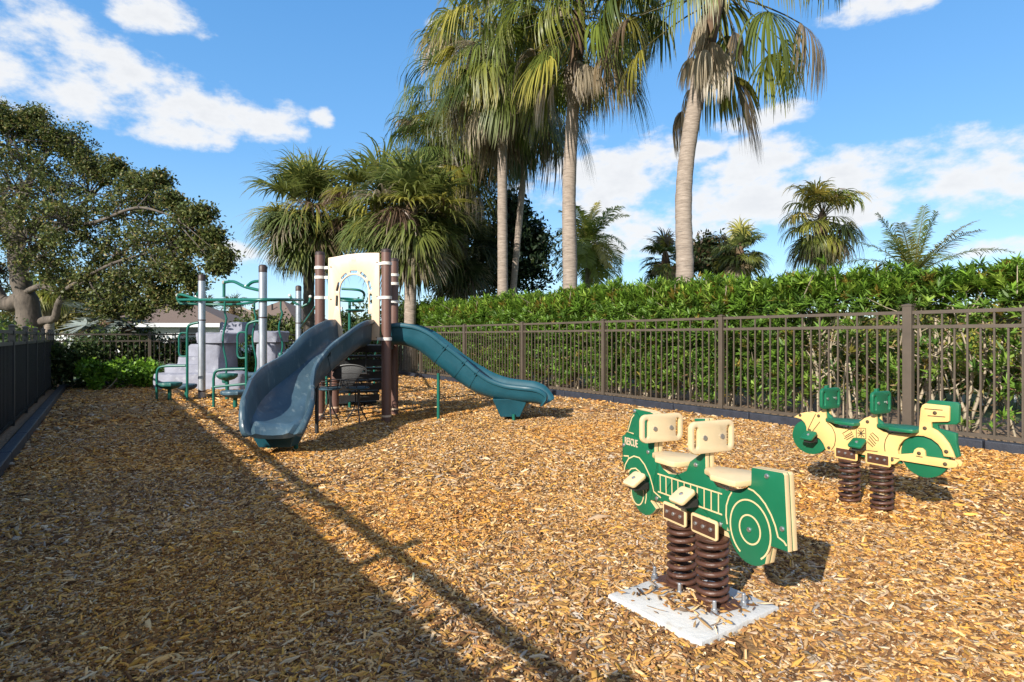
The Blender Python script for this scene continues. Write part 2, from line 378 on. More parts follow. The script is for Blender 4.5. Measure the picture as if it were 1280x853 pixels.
# wood chips: one counted-by-nobody mass
CHIP_PAL = [((.57,.345,.145),5),((.50,.255,.07),5.5),((.56,.295,.06),3),((.29,.135,.045),5.5),((.64,.46,.26),1.8),((.15,.070,.026),4.5),((.37,.25,.15),2.2),((.48,.38,.27),.7)]
def chips(n, sampler, Lr, name=None, lift=.0):
    x, y = sampler(n); k = len(x)
    yaw = rng.uniform(0, 2*np.pi, k); tilt = rng.normal(0, .22, k); roll = rng.normal(0, .3, k)
    L = np.exp(rng.normal(np.log(Lr*(1+.35*np.sin(x*1.3+2*np.sin(y*.9))*np.sin(y*1.6+x))), .55, k)).clip(.3*Lr, 3.6*Lr); w = (L*rng.uniform(.10, .30, k)).clip(.0035, .017*Lr/.045); t = rng.uniform(.003, .008, k)*Lr/.05
    z = mz(x, y) + rng.uniform(0, .016, k) + lift
    d = np.stack([np.cos(yaw)*np.cos(tilt), np.sin(yaw)*np.cos(tilt), np.sin(tilt)], -1)
    s = nrm(np.stack([-np.sin(yaw)*np.cos(roll), np.cos(yaw)*np.cos(roll), np.sin(roll)], -1)); u = np.cross(d, s)
    c = np.stack([x, y, z], -1); L, w, t = L[:, None], w[:, None], t[:, None]
    ta = rng.uniform(.5, 1.1, (k, 1)); tb = rng.uniform(.1, 1.1, (k, 1)); bend = rng.normal(0, .06, (k, 1))*L
    V = np.stack([c-d*L*.5-s*w/2*ta, c-d*L/2+s*w/2*ta, c+s*w/2+u*(t+bend), c-s*w/2+u*(t+bend), c+d*L/2+s*w/2*tb, c+d*L/2-s*w/2*tb,
                  c+s*w/2-u*t*1.5, c-s*w/2-u*t*1.5], 1)
    q = np.array([[0,3,2,1],[3,5,4,2],[1,2,6,1],[2,4,6,2],[0,7,3,0],[3,7,5,3]])
    q = np.array([[0,3,2,1],[3,5,4,2],[0,1,6,7],[7,6,4,5],[1,2,6,6],[2,4,6,6]])[:4]
    # sides as quads with the mid-lower verts
    side = np.array([[1,2,4,6],[0,7,5,3]])
    q = np.concatenate([q[:2], side])
    Q = (np.arange(k)[:, None, None]*8 + q[None]).reshape(-1, 4)
    patch = (np.sin(x*1.9+1.3*np.sin(y*1.1))+np.sin(y*2.3+x*.7)+np.sin(x*.8-y*1.9))/3
    col = pick(CHIP_PAL, k, .2)
    warm = np.array([1.08,.99,.8]); cool = np.array([.92,.95,1.05])
    col = col*np.where(patch[:, None] > .25, warm, np.where(patch[:, None] < -.35, cool, 1.0))
    return V.reshape(-1, 3), Q, np.repeat(col.clip(0, .85), 8, axis=0)
def wedge(r0, r1, a0=-.92, a1=.92):
    def f(n):
        r = np.sqrt(rng.uniform(r0*r0, r1*r1, n)); a = rng.uniform(a0, a1, n)
        lat, z = r*np.sin(a), r*np.cos(a)
        x, y = CR*lat+SR*z, -SR*lat+CR*z
        k = (x > XL+.02) & (x < XR-.1) & (y < YB-.05)
        # the concrete pad stays bare
        px, py = x-PADC.x, y-PADC.y
        ca, sa = math.cos(PADA), math.sin(PADA)
        u, v = px*ca+py*sa, -px*sa+py*ca
        k &= ~((abs(u) < PADW/2-rng.gamma(1, .012, n)) & (abs(v) < PADW/2-rng.gamma(1, .012, n)))
        pn = np.sin(x*2.7+1.7*np.sin(y*2.1))*np.sin(y*2.9+1.3*np.sin(x*1.9)); k &= (pn > -.55) | (rng.random(n) < .45)
        k &= (np.hypot(x-BARE.x, (y-BARE.y)) > rng.normal(.13, .07, n))
        return x[k], y[k]
    return f
PADC = LH(.657, 2.107); PADW = .455; PADA = R(89)
BARE = G(932, 815)
parts = [chips(270000, wedge(1.0, 4.0), .0235), chips(270000, wedge(3.8, 8.2), .030), chips(100000, wedge(8.0, 17), .048), chips(9000, wedge(.3, 9, -2.6, 2.6), .05)]
V_, Q_, C_ = merge(parts)
tag(npmesh('wood_chips', V_, Q_, C_, M_chip), 'loose golden and brown wood chips covering the playground floor', 'wood chips', kind='stuff')
del V_, Q_, C_, parts

# ================================================================== fences
def picket_panel(mb, a, b, hs, n, ph=.016, low=.08):
    """rails + pickets between two points; hs = heights of rails (bottom, second, top)"""
    a, b = Vector(a), Vector(b); d = (b-a); L = d.length; ang = math.atan2(d.y, d.x); mid = (a+b)/2
    for h in hs: mb.box((mid.x, mid.y, h), (L, .028, .036), 0, ang)
    for i in range(n):
        p = a + d*((i+.5)/n); top = hs[2]-.018 if i % 2 == 0 else hs[1]-.018
        mb.box((p.x, p.y, (low+top)/2), (ph, ph, top-low), 0, ang)
def fence_post(name, p, h, w, m, parent, ang=0):
    o = MB().box((p[0], p[1], h/2), (w, w, h), 0, ang).build(name, m, parent, bevel=.003)
    mb = MB(); mb.box((p[0], p[1], h+.008), (w+.012, w+.012, .016), 0, ang)
    mb.add([(p[0]-w/2, p[1]-w/2, h+.016), (p[0]+w/2, p[1]-w/2, h+.016), (p[0]+w/2, p[1]+w/2, h+.016), (p[0]-w/2, p[1]+w/2, h+.016), (p[0], p[1], h+.03)],
           [(0,1,4),(1,2,4),(2,3,4),(3,0,4)])
    mb.build('post_cap', m, o)
XF = 7.12
fr = thing('metal_fence', 'long bronze metal picket fence in front of the tall oleander hedge', 'fence', (XF, 5, 0))
fr.location = (0, 0, 0)
ys = [-4.35*H, -1.9*H, .25*H, 2.38*H, 4.49*H, 6.63*H, 8.80*H, 10.95*H, 13.1*H, YB+.2]
for i, y in enumerate(ys):
    fence_post('post', (XF, y), 1.385 if i != 3 else 1.43, .062 if i != 3 else .088, M_bronze, fr)
for y0, y1 in zip(ys[:-1], ys[1:]):
    mb = MB(); picket_panel(mb, (XF, y0+.04, 0), (XF, y1-.04, 0), (.115, 1.205, 1.36), max(8, round((y1-y0)/.112))); mb.build('picket_panel', M_bronze, fr)
YK = YB+.25
fb = thing('metal_fence', 'dark bronze picket fence overgrown with hedge behind the grey rock climber', 'fence', (0, 0, 0))
xs = [-.98, .78*H, 2.92*H, 5.06*H, XF-.06]
for x in xs[:-1]: fence_post('post', (x, YK), 1.19, .06, M_bronze, fb)
for x0, x1 in zip(xs[:-1], xs[1:]):
    mb = MB(); picket_panel(mb, (x0+.03, YK, 0), (x1-.03, YK, 0), (.1, 1.0, 1.15), max(6, round((x1-x0)/.112))); mb.build('picket_panel', M_bronze, fb)
XG = -.92
fl = thing('screened_fence', 'black fence with dark privacy panels along the shaded left edge', 'fence', (0, 0, 0))
yl = [8.4*H + 1.33*H*k for k in range(-10, 5)]; yl = [y for y in yl if y < YK-.3]+[YK-.02]
for y in yl: fence_post('post', (XG, y), 1.225, .055, M_blackf, fl)
for y0, y1 in zip(yl[:-1], yl[1:]):
    mb = MB()
    for h in (.07, 1.015, 1.155): mb.box((XG, (y0+y1)/2, h), (.03, y1-y0-.06, .038))
    n = max(6, round((y1-y0)/.115))
    for i in range(n):
        y = y0+.03+(y1-y0-.06)*(i+.5)/n
        zt_ = 1.136 if i % 4 == 2 else .996
        mb.box((XG, y, (.09+zt_)/2), (.016, .016, zt_-.09))
    mb.build('picket_panel', M_blackf, fl)
    mb = MB(); nb = max(5, round((y1-y0)/.15))
    for i in range(nb):
        y = y0+.03+(y1-y0-.06)*(i+.5)/nb; wv = (y1-y0-.06)/nb
        mb.box((XG-.022, y, .51), (.006, wv-.004, 1.0))
        mb.box((XG-.017, y-wv/2+.008, .51), (.007, .012, 1.0))
    mb.build('privacy_panel', M_screen, fl)

# border timbers
def timber(a, b, lab, grp, h=.115, w=.1):
    a, b = Vector(a), Vector(b); d = b-a; ang = math.atan2(d.y, d.x); L = d.length
    t = thing('border_timber', lab, 'border timber', ((a.x+b.x)/2, (a.y+b.y)/2, 0), ang, grp)
    mb = MB(); n = 3
    mb.box((0, 0, h/2-.01), (L-.012, w, h+.02))
    mb.build('beam', M_timber, t, bevel=.012)
    mb = MB()
    for k in (-.25, .25): mb.box((k*L, -w/2-.002, h*.45), (.30, .012, h*.35))
    mb.build('recess_panel', M_timber, t, bevel=.004)
y = -3.0
while y < YB-.2:
    timber((6.86, y), (6.86, min(y+1.22, YB)), 'black plastic border timber at the foot of the bronze fence', 'border timbers below the bronze fence'); y += 1.22
y = -2.0
while y < YB-1.3:
    timber((-.70, y+1.22), (-.70, y), 'dark blue-black border timber along the privacy fence', 'border timbers below the privacy fence', .11, .10); y += 1.22
cpts = [(-.70, y), (-.62, y+.75), (-.25, YB-.12), (.5, YB)]
for a, b in zip(cpts[:-1], cpts[1:]): timber(b, a, 'border timber curving round the shaded back corner', 'border timbers round the back corner', .1, .11)
x = .5
while x < 6.7:
    timber((min(x+1.22, 6.8), YB+.02), (x, YB+.02), 'black border timber in front of the overgrown back fence', 'border timbers below the back fence', .1); x += 1.22

# ================================================================== spring rockers
def plane_fn(lat0, z0, dl, dzz):
    """photo pixel on the rocker's upright plane -> (along, height) in metres"""
    def f(px, py):
        u = (px-CX)/F; s = (u*z0-lat0)/(dl-u*dzz); z = z0+dzz*s
        return (s*H, H*(1-(py-HY)/F*z))
    return f
def spring_part(root, x, zb, zt, rad, wire, turns, m):
    mb = MB(); n = int(turns*20); pts = []
    for i in range(n+1):
        a = 2*math.pi*turns*i/n; t = i/n
        e = .5-.5*math.cos(math.pi*min(1, max(0, t)))
        tt = t*.72+e*.28
        pts.append((x+rad*math.cos(a), rad*math.sin(a), zb+(zt-zb)*tt))
    mb.tube(pts, wire, 10); return mb.build('spring', m, root, smooth=True)
def bolts(parent, m, pts, y, s, r):
    for q in pts:
        mb = MB(); bolt(mb, (q[0], y, q[1]), s, r); mb.build('bolt', m, parent, smooth=True)
def bolt(mb, c, nrm_y, r=.008, m=0):
    s = 1 if nrm_y > 0 else -1; c = Vector(c); vs = []; fs = []
    prof = [(r, 0), (r, .003), (r*.8, .0055), (r*.35, .0065)]
    k = 10
    for rr, d in prof: vs += [c+Vector((rr*math.cos(2*math.pi*j/k), s*d, rr*math.sin(2*math.pi*j/k))) for j in range(k)]
    for i in range(3): fs += [(i*k+j, i*k+(j+1) % k, (i+1)*k+(j+1) % k, (i+1)*k+j) for j in range(k)]
    fs.append(tuple(range(3*k, 4*k))); mb.add(vs, fs, m)
# side boards: local 2D (x, z) -> rocker space with thickness along y
MXZ = Matrix(((1,0,0,0),(0,0,-1,0),(0,1,0,0),(0,0,0,1)))        # board z -> -y
def side(name, loops, yc, t, mats, root, bevel=.003):
    return board(name, loops, t, mats, root, Matrix.Translation((0, yc, 0)) @ MXZ, bevel)
def seat_board(root, x0, x1, z, w, m, nose=.035, name='seat'):
    # saddle-like board: narrow front, round rear
    L = x1-x0; P = [(x0+.02, -w/2), (x0+L*.55, -w/2), (x1-L*.22, -w*.30), (x1-.015, -w*.24), (x1, -w*.15)]
    P = [(x0, -w/2+.03), (x0+.008, -w/2+.008), (x0+.03, -w/2)]+P[1:]
    lp = P+[(x, -y) for x, y in reversed(P)]
    return board(name, [lp], .022, m, root, Matrix.Translation((0, 0, z)), .005)
def handle_board(root, x, z, w, h, m, tilt=0, bm=M_steel):
    M = Matrix.Translation((x, 0, z)) @ Matrix.Rotation(tilt, 4, 'Y') @ Matrix(((0,0,1,0),(1,0,0,0),(0,1,0,0),(0,0,0,1)))
    slots = [ [(sx*(w/2-.030)+a, b) for a, b in rrect(.021, h*.66, .0098, 4)] for sx in (-1, 1)]
    o = board('handle_board', [rrect(w, h, .03, 6)]+slots, .02, m, root, M, .004)
    for sy in (-.045, .045):
        mb = MB()
        mb.add([M @ v for v in [Vector((sy+.010*math.cos(a), .010*math.sin(a), -.011 - d)) for d, rr in ((0, 1), (.004, 1)) for a in [2*math.pi*j/10 for j in range(10)]]],
               [tuple(range(10, 20))]+[(j, (j+1) % 10, 10+(j+1) % 10, 10+j) for j in range(10)])
        mb.build('bolt', bm, o)
    return o
def footrest(root, x, y, z, m, side_, w=.085, d=.088):
    M = Matrix.Translation((x, y, z)) @ Matrix.Rotation(R(-32*side_), 4, 'X')
    o = board('footrest', [rrect(w, d, .016, 4)], .016, m, root, M, .004)
    mb = MB(); mb.lathe([(.009, .007), (.009, .012), (.004, .014)], (0, 0, 0), 10); mb.v = [tuple(M @ Vector(v)) for v in mb.v]
    mb.build('bolt', M_steel, o)
    mb = MB(); mb.box((x, y-side_*.022, z-.03), (.05, .075, .030)); mb.build('bracket', M_dark, o)
    return o
def rocker_base(root, sx, zt, m=M_rust, plate=True, ground=.05):
    for x in (-sx, sx):
        spring_part(root, x, ground+.012, zt-.045, .056, .0105, 7.2, m)
        br = MB()
        for s in (-1, 1): br.box((x, s*.0445, zt+.004), (.125, .007, .056))
        br.lathe([(.06, zt-.052), (.064, zt-.046), (.064, zt-.038), (.05, zt-.034)], (x, 0, 0), 20)
        o = br.build('spring_clamp', m, root, bevel=.002)
        for s in (-1, 1): bolts(o, M_steel, [(x+k, zt+.006) for k in (-.042, 0, .042)], s*.048, s, .0085)
    if plate:
        mb = MB()
        for x in (-sx, sx): mb.lathe([(.075, ground), (.075, ground+.008), (.06, ground+.012)], (x, 0, 0), 24)
        mb.box((0, 0, ground+.003), (sx*2+.19, .17, .006))
        mb.build('base_plate', m, root)
        for x, yy in ((sx+.09, .075), (-sx-.09, .075), (sx+.09, -.075), (-sx-.09, -.075), (0, .09), (.02, -.09)):
            st = MB(); st.lathe([(.016, ground), (.016, ground+.006), (.0075, ground+.007), (.0075, ground+.05), (.006, ground+.052)], (x, yy, 0), 10)
            st.lathe([(.0125, ground+.008), (.0125, ground+.02)], (x, yy, 0), 6); st.build('anchor_stud', M_galv, root)

# ---- fire truck
tp = plane_fn(.683, 2.165, -.414, .910)
dx_, dy_ = CR*-.414+SR*.91, -SR*-.414+CR*.91
TRA = math.atan2(dy_, dx_)
tb = LH(.683, 2.165)
truck = thing('spring_rocker', 'green and tan fire truck spring rider standing on the white concrete pad', 'spring rider', tb-Vector((-math.sin(TRA), math.cos(TRA), 0))*.016, TRA)
A = lambda x, y: tp(770+x/5.333, 500+y/5.333)
B = lambda x, y: tp(870+x/4.736, 520+y/4.736)
TH = .0235; YN = .0123
cf = A(118, 575); rf = (0, 0)
wf = tp(806.5, 603); wr = tp(939.2, 662.0)
rwh = .125
def truck_outline():
    o = [A(135,62), A(100,130), A(75,225), A(48,240), A(52,400), A(62,470)]
    o += [(wf[0]+.118*math.cos(R(a)), wf[1]+.150*math.sin(R(a))) for a in range(15, -146, -14)]
    o += [A(236,668), A(285,672), A(640,790)]
    o += [B(165,664), B(205,680)]
    o += [(wr[0]+.112*math.cos(R(a)), wr[1]+.128*math.sin(R(a))) for a in range(-8, -140, -12)]
    o += [B(440,768), B(555,806), B(533,352), B(522,336), B(345,304), B(335,308)]
    o += [B(334,400), B(300,425), B(225,441), B(165,428), B(130,408), B(95,365), B(66,322), B(64,215)]
    top2 = tp(888, 524); top2b = tp(869, 523)
    o += [(B(64,215)[0], top2[1]), (top2b[0], top2b[1]+.0)]
    s5 = A(500,400); o += [A(545,385)] if False else []
    o += [A(590,345), A(500,412), A(478,470), A(420,497), A(360,490), A(320,455), A(290,405), A(266,372), A(266,280)]
    o += [(A(266,280)[0], A(255,92)[1]), A(240,80)]
    return o
ol = truck_outline()
for s in (1, -1):
    sp = side('side_panel', [ol], s*YN, TH, [M_green, M_tan], truck, .004)
    if s == 1:
        zl = YN+TH/2+.0012
        ML = Matrix.Translation((0, 0, 0)) @ Matrix(((1,0,0,0),(0,0,1,0),(0,1,0,0),(0,0,0,1)))
        g = MB()
        LWD = .0058
        def ell(c, rx, rz, a0, a1): return [(c[0]+rx*math.cos(R(a)), c[1]+rz*math.sin(R(a))) for a in np.linspace(a0, a1, 40)]
        cr = B(328,672)
        ribbon2(g, ell(cr, .048, .052, 0, 351), LWD, zl, ML, True); ribbon2(g, ell(cr, .093, .107, -62, 237), LWD, zl, ML)
        ribbon2(g, [B(*p) for p in ((195,640),(188,590),(190,530),(205,480),(222,450))], LWD, zl, ML)
        ribbon2(g, [B(*p) for p in ((318,428),(350,442),(385,475),(420,520),(455,585),(480,650),(496,716),(530,742),(547,768))], LWD, zl, ML)
        cff = A(135,590)
        ribbon2(g, ell(A(152,610), .048, .062, -180, 179), LWD, zl, ML, True)
        ribbon2(g, [A(*p) for p in ((92,480),(112,458),(140,455),(170,480),(195,530),(212,600),(212,650),(205,690))], LWD, zl, ML)
        ribbon2(g, [A(*p) for p in ((62,480),(72,430),(95,390),(130,374),(165,385),(200,430),(235,505),(255,575),(262,610),(310,652))], LWD, zl, ML)
        ribbon2(g, [A(*p) for p in ((62,372),(94,374),(92,384))], LWD, zl, ML)
        ribbon2(g, [A(*p) for p in ((132,98),(115,120),(88,212),(128,225))], LWD, zl, ML)
        up0, up1 = A(288,492), B(165,462); lo0, lo1 = A(290,610), B(165,584)
        ribbon2(g, [up0, up1], LWD, zl, ML); ribbon2(g, [lo0, lo1], LWD, zl, ML)
        for k in np.linspace(.045, .95, 10):
            a = (up0[0]+(up1[0]-up0[0])*k, up0[1]+(up1[1]-up0[1])*k); b = (lo0[0]+(lo1[0]-lo0[0])*k, lo0[1]+(lo1[1]-lo0[1])*k)
            ribbon2(g, [a, b], LWD*.8, zl+.0003, ML)
        g.build('engraved_line', M_tan, sp)
        bolts(sp, M_steel, (A(225,347), A(543,432), B(10,290), A(135,75), A(62,300), A(283,655), B(155,640), B(430,356), B(325,672), B(521,668), B(195,428)), YN+TH/2, 1, .0095)
        fc = bpy.data.curves.new('lettering', 'FONT'); fc.body = 'RESCUE'; fc.size = .052; fc.extrude = .0012; fc.align_x = 'LEFT'
        fo = link(bpy.data.objects.new('lettering', fc), sp); fc.materials.append(M_cream); fc.offset = .0006
        p0 = A(57,284); p1 = A(160,303)
        fo.location = (p0[0]-.014, YN+TH/2+.001, p0[1]-.004)
        # reading from the front of the truck towards the rear on the near face
        fo.rotation_euler = (R(90), 0, R(180))
        fo.scale = (abs(p1[0]-p0[0])/.215, .95, 1)
        bpy.context.view_layer.update()
        lm = bpy.data.meshes.new_from_object(fo.evaluated_get(bpy.context.evaluated_depsgraph_get()))
        lo_ = link(bpy.data.objects.new('lettering', lm), sp); lo_.matrix_basis = fo.matrix_basis.copy(); lo_['label'] = 'cream word RESCUE on the cab'
        bpy.data.objects.remove(fo)
tpo = plane_fn(.683-.91*.085, 2.165-.414*.085, -.414, .910)
h1, h2 = tp(822.4, 535), tp(884.4, 546)
handle_board(truck, h1[0]-.004, h1[1], .232, .126, [M_seat, M_tan])
handle_board(truck, h2[0]-.004, h2[1], .228, .128, [M_seat, M_tan])
seat_board(truck, A(480,0)[0]-.012, A(255,0)[0]-.012, A(300,400)[1]+.020, .20, [M_seat, M_tan])
seat_board(truck, B(335,0)[0]-.0, B(60,0)[0]-.01, B(150,355)[1]+.008, .20, [M_seat, M_tan])
for s in (1, -1):
    q1, q2 = tpo(789.5, 600), tpo(848.8, 620.5)
    footrest(truck, q1[0], s*.0935, q1[1], [M_seat, M_tan], s)
    footrest(truck, q2[0], s*.0935, q2[1], [M_seat, M_tan], s)
for x in (-.088, .088):
    for s in (1, -1):
        board('clamp_pad', [rrect(.145, .078, .012, 3, x, .345)], .009, [M_tan], truck, Matrix.Translation((0, s*.0405, 0)) @ MXZ, .002)
rocker_base(truck, .088, .340, ground=.042)
pad = thing('concrete_pad', 'square white concrete pad under the fire truck spring rider', 'concrete pad', PADC, PADA)
g = np.random.default_rng(12); rim = []
for (x0, y0), (x1, y1) in zip(((-1,-1),(1,-1),(1,1),(-1,1)), ((1,-1),(1,1),(-1,1),(-1,-1))):
    for t in np.linspace(0, 1, 15)[:-1]: rim.append(((x0+(x1-x0)*t)*PADW/2*(1+g.normal(0, .006)), (y0+(y1-y0)*t)*(PADW/2+.01)*(1+g.normal(0, .006))))
o = board('slab', [rim], .064, M_conc, pad, Matrix.Translation((0, 0, .008)), .006)
# chips strewn over the pad
def padchips(n):
    u = rng.normal(0, .085, n); v = rng.normal(.0, .075, n)
    e = rng.random(n) < .3; u = np.where(e, rng.uniform(-.22, .22, n), u); v = np.where(e, rng.uniform(-.22, .22, n), v)
    k = (abs(u) < .225) & (abs(v) < .225)
    ca, sa = math.cos(PADA), math.sin(PADA)
    return (PADC.x+u*ca-v*sa)[k], (PADC.y+u*sa+v*ca)[k]
V_, Q_, C_ = chips(300, padchips, .022); V_[:, 2] += .046-V_[:, 2].mean()+.003
tag(npmesh('wood_chips', V_, Q_, C_, M_chip), 'loose wood chips scattered on the white concrete pad', 'wood chips', kind='stuff')

# ---- motorcycle
mp_ = plane_fn(2.04, 3.34, -.49, .872)
mdx, mdy = CR*-.49+SR*.872, SR*.49+CR*.872
MRA = math.atan2(mdy, mdx)
moto = thing('spring_rocker', 'yellow-tan and green motorcycle spring rider near the bronze fence', 'spring rider', LH(2.04, 3.34)-Vector((-math.sin(MRA), math.cos(MRA), 0))*.016, MRA)
Cc_ = lambda x, y: mp_(980+x/6.825, 475+y/6.825)
D = lambda x, y: mp_(1090+x/6.558, 475+y/6.558)
body = [Cc_(*p) for p in ((95,318),(150,285),(210,272),(262,285),(290,285),(330,262),(365,240),(372,335),(400,365),(440,395),(510,412),(580,408),(640,372),(700,325),(760,305),(800,288),(806,395))]
body += [D(*p) for p in ((60,398),(100,425),(200,438),(320,440),(396,428),(402,340),(412,235),(425,205),(450,193),(640,213),(648,225),(645,335),(636,343),(505,345),(498,355),(500,392),(545,415),(590,455),(640,520),(672,585),(690,635),
                        (600,625),(588,575),(555,525),(500,482),(440,460),(390,455),(330,463),(275,490),(238,530),(222,575),(228,608),(350,600),(360,570),(385,555),(420,558),(445,580),(450,625),(560,640),(692,662),(715,690),(705,716),(640,722),(240,658),(200,690),(150,690))]
body += [Cc_(*p) for p in ((830,672),(700,640),(560,612),(430,602),(400,608),(372,600),(350,545),(320,503),(285,482),(240,472),(215,465),(205,440),(205,400),(190,365),(160,335),(120,322))]
for s in (1, -1):
    sp = side('side_panel', [body], s*.026, .019, [M_ochre, M_ochre], moto, .003)
    if s == 1:
        zl = .026+.0095+.0012; g = MB(); w = .005
        Lc = lambda *pp: ribbon2(g, [Cc_(*p) for p in pp], w, zl, ML); Ld = lambda *pp: ribbon2(g, [D(*p) for p in pp], w, zl, ML)
        Lc((285,290),(218,425)); Lc((322,355),(240,462))
        Lc((385,365),(425,400),(450,455),(455,510),(445,560),(420,595))
        ribbon2(g, [Cc_(*p) for p in ((632,410),(712,412),(714,500),(634,492))], w, zl, ML, True)
        Lc((672,420),(674,490)); Lc((642,452),(706,456)); Lc((650,425),(698,485)); Lc((698,425),(650,480))
        ribbon2(g, [Cc_(*p) for p in ((515,455),(575,420),(595,445),(535,482))], w, zl, ML, True); Lc((530,500),(603,458)); Lc((548,510),(612,475))
        ribbon2(g, [Cc_(*p) for p in ((752,460),(770,450),(819,495),(819,520),(800,515))], w, zl, ML, True); Lc((742,478),(800,545)); Lc((735,500),(790,560)); Lc((725,525),(775,570))
        Lc((700,597),(815,610)); Ld((35,610),(240,645)); Ld((190,425),(150,445),(125,490),(116,540),(122,585))
        Ld((445,235),(595,247)); Ld((470,292),(615,303)); Ld((375,622),(430,632))
        g.build('engraved_line', M_line, sp)
        bolts(sp, M_line, (Cc_(153,300), Cc_(311,306), Cc_(234,430), Cc_(398,578), Cc_(728,356), D(530,270), D(448,395), D(400,600), D(624,586), D(614,688), D(178,652)), .0355, 1, .011)
fw = Cc_(216,488); rw = D(408,622)
def disc(c, rx, rz, n=40): return [(c[0]+rx*math.cos(2*math.pi*i/n), c[1]+rz*math.sin(2*math.pi*i/n)) for i in range(n)]
fwx = abs(Cc_(65,490)[0]-Cc_(365,490)[0])/2; rwx = abs(D(222,622)[0]-D(590,622)[0])/2
o = board('front_wheel', [disc(fw, fwx, .118)], .030, [M_green, M_green], moto, MXZ, .004)
o = board('rear_wheel', [disc(D(425,622), rwx*1.06, .128)], .030, [M_green, M_green], moto, MXZ, .004)
tail = [D(*p) for p in ((470,165),(690,185),(712,205),(708,350),(690,368),(560,368),(535,372),(540,400),(690,440),(690,520),(715,630),(690,640),(560,520),(450,420),(420,300),(440,190))]
board('rear_fender', [tail], .028, [M_green, M_green], moto, MXZ, .004)
board('core_panel', [[(-.22, .33), (.18, .33), (.16, .43), (-.18, .43)]], .028, [M_green], moto, MXZ, .003)
for px_, py_ in ((1034, 498), (1097, 503.4)):
    xx, hz = mp_(px_, py_)
    board('handle_upright', [[(xx-.030, hz-.17), (xx+.028, hz-.17), (xx+.03, hz+.05), (xx+.022, hz+.082), (xx+.005, hz+.088), (xx+.002, hz-.10), (xx-.03, hz-.13)]], .029, [M_green], moto, MXZ, .003)
    handle_board(moto, xx-.010, hz, .208, .140, [M_green, M_green])
mpo = plane_fn(2.04-.872*.085, 3.34-.49*.085, -.49, .872)
seat_board(moto, Cc_(665,0)[0], Cc_(362,0)[0], Cc_(500,355)[1], .20, [M_green, M_green])
seat_board(moto, D(400,0)[0], D(45,0)[0], D(220,395)[1], .20, [M_green, M_green])
for s in (1, -1):
    q1, q2 = mpo(980+197/6.825, 475+478/6.825), mpo(980+610/6.825, 475+542/6.825)
    footrest(moto, q1[0], s*.0935, q1[1], [M_green, M_green], s)
    footrest(moto, q2[0], s*.0935, q2[1], [M_green, M_green], s)
for x in (-.10, .10):
    for s in (1, -1):
        board('clamp_pad', [rrect(.15, .075, .012, 3, x, .338)], .008, [M_ochre], moto, Matrix.Translation((0, s*.0400, 0)) @ MXZ, .002)
rocker_base(moto, .10, .336, plate=False, ground=.02)

# ================================================================== play tower with two slides
tower = thing('play_tower', 'play tower with brown posts, cream arch panel and two blue plastic slides', 'play tower', (0, 0, 0))
PFL, PFR, PBR, PBL = LH(-2.25, 6.75), LH(-1.44, 6.60), LH(-1.485, 7.25), LH(-2.28, 7.40)
PR = .0605
def clamp(mb, c, z, ang, m=0):
    mb.lathe([(PR+.003, z-.02), (PR+.009, z-.018), (PR+.009, z+.018), (PR+.003, z+.02)], (c.x, c.y, 0), 20, m)
    d = Vector((math.cos(ang), math.sin(ang), 0)); mb.box(c+d*(PR+.028)+Vector((0,0,z)), (.06, .03, .036), m, ang)
def brown_post(p, h, zs, ang, stripe=True):
    o = MB().lathe([(PR, -.1), (PR, h-.03)], (p.x, p.y, 0), 22).build('post', M_brownpost, tower, smooth=True)
    MB().lathe([(PR+.002, h-.04), (PR+.002, h-.012), (PR*.8, h+.002), (PR*.3, h+.008)], (p.x, p.y, 0), 22).build('post_cap', M_cap, o, smooth=True)
    if zs:
        for z in zs:
            mb = MB(); clamp(mb, p, z, ang); mb.build('clamp', M_clamp, o, smooth=True)
    if stripe: MB().lathe([(PR+.0015, .09), (PR+.0015, .115)], (p.x, p.y, 0), 22).build('marker_band', M_cream, o, smooth=True)
pd = (PFR-PFL); pang = math.atan2(pd.y, pd.x)
brown_post(PFL, 2.19, (1.985, 1.86, 1.60), pang)
brown_post(PFR, 2.20, (2.02, 1.59, 1.07), pang+math.pi)
brown_post(PBR, 2.18, (1.95, 1.83, 1.58, 1.06), pang+math.pi*.9)
brown_post(PBL, 2.18, (1.9, 1.5), pang)
# cream arch panel, built in its own plane between the two front posts
pw = .70; pm = (PFL+PFR)/2
MP = Matrix.Translation((pm.x, pm.y, 0)) @ Matrix.Rotation(pang, 4, 'Z') @ Matrix(((1,0,0,0),(0,0,-1,0),(0,1,0,0),(0,0,0,1)))
k = .70/455
def pp(x, y): return ((x-393)*k+.012, 1.06+(815-y)*k*.995)
outer = [pp(165,815), pp(168,815)]
outer = [pp(622,818), pp(622,100), pp(600,97), pp(500,96), pp(430,98), pp(330,105), pp(250,118), pp(168,128), pp(168,815), pp(300,815), pp(275,600), pp(270,420)]
outer += [pp(x, y) for x, y in [(397+(-125)*math.cos(R(a)), 405-130*math.sin(R(a))) for a in range(0, 181, 12)]]
outer += [pp(525,600), pp(553,600), pp(553,818)]
slots = []
for cx, cy, an, l in ((397,250,0,66),(310,285,42,66),(482,278,-40,66),(255,372,74,78),(538,366,-74,80),(246,490,88,90),(547,478,-89,90)):
    q = rrect(l*k, 21*k, 10*k, 4); c, s = math.cos(R(an)), math.sin(R(an)); o_ = pp(cx, cy)
    slots.append([(o_[0]+x*c-y*s, o_[1]+x*s+y*c) for x, y in q])
pan = board('arch_panel', [outer]+slots, .022, [M_cream, M_cream], tower, MP, .003)
for cx, cy in ((193,205),(193,475),(603,177),(603,458),(598,795)):
    q = pp(cx, cy); c = MP @ Vector((q[0], q[1], .013)); MB().lathe([(.011, -.004), (.009, .004)], c, 8).build('bolt', M_dark, pan)
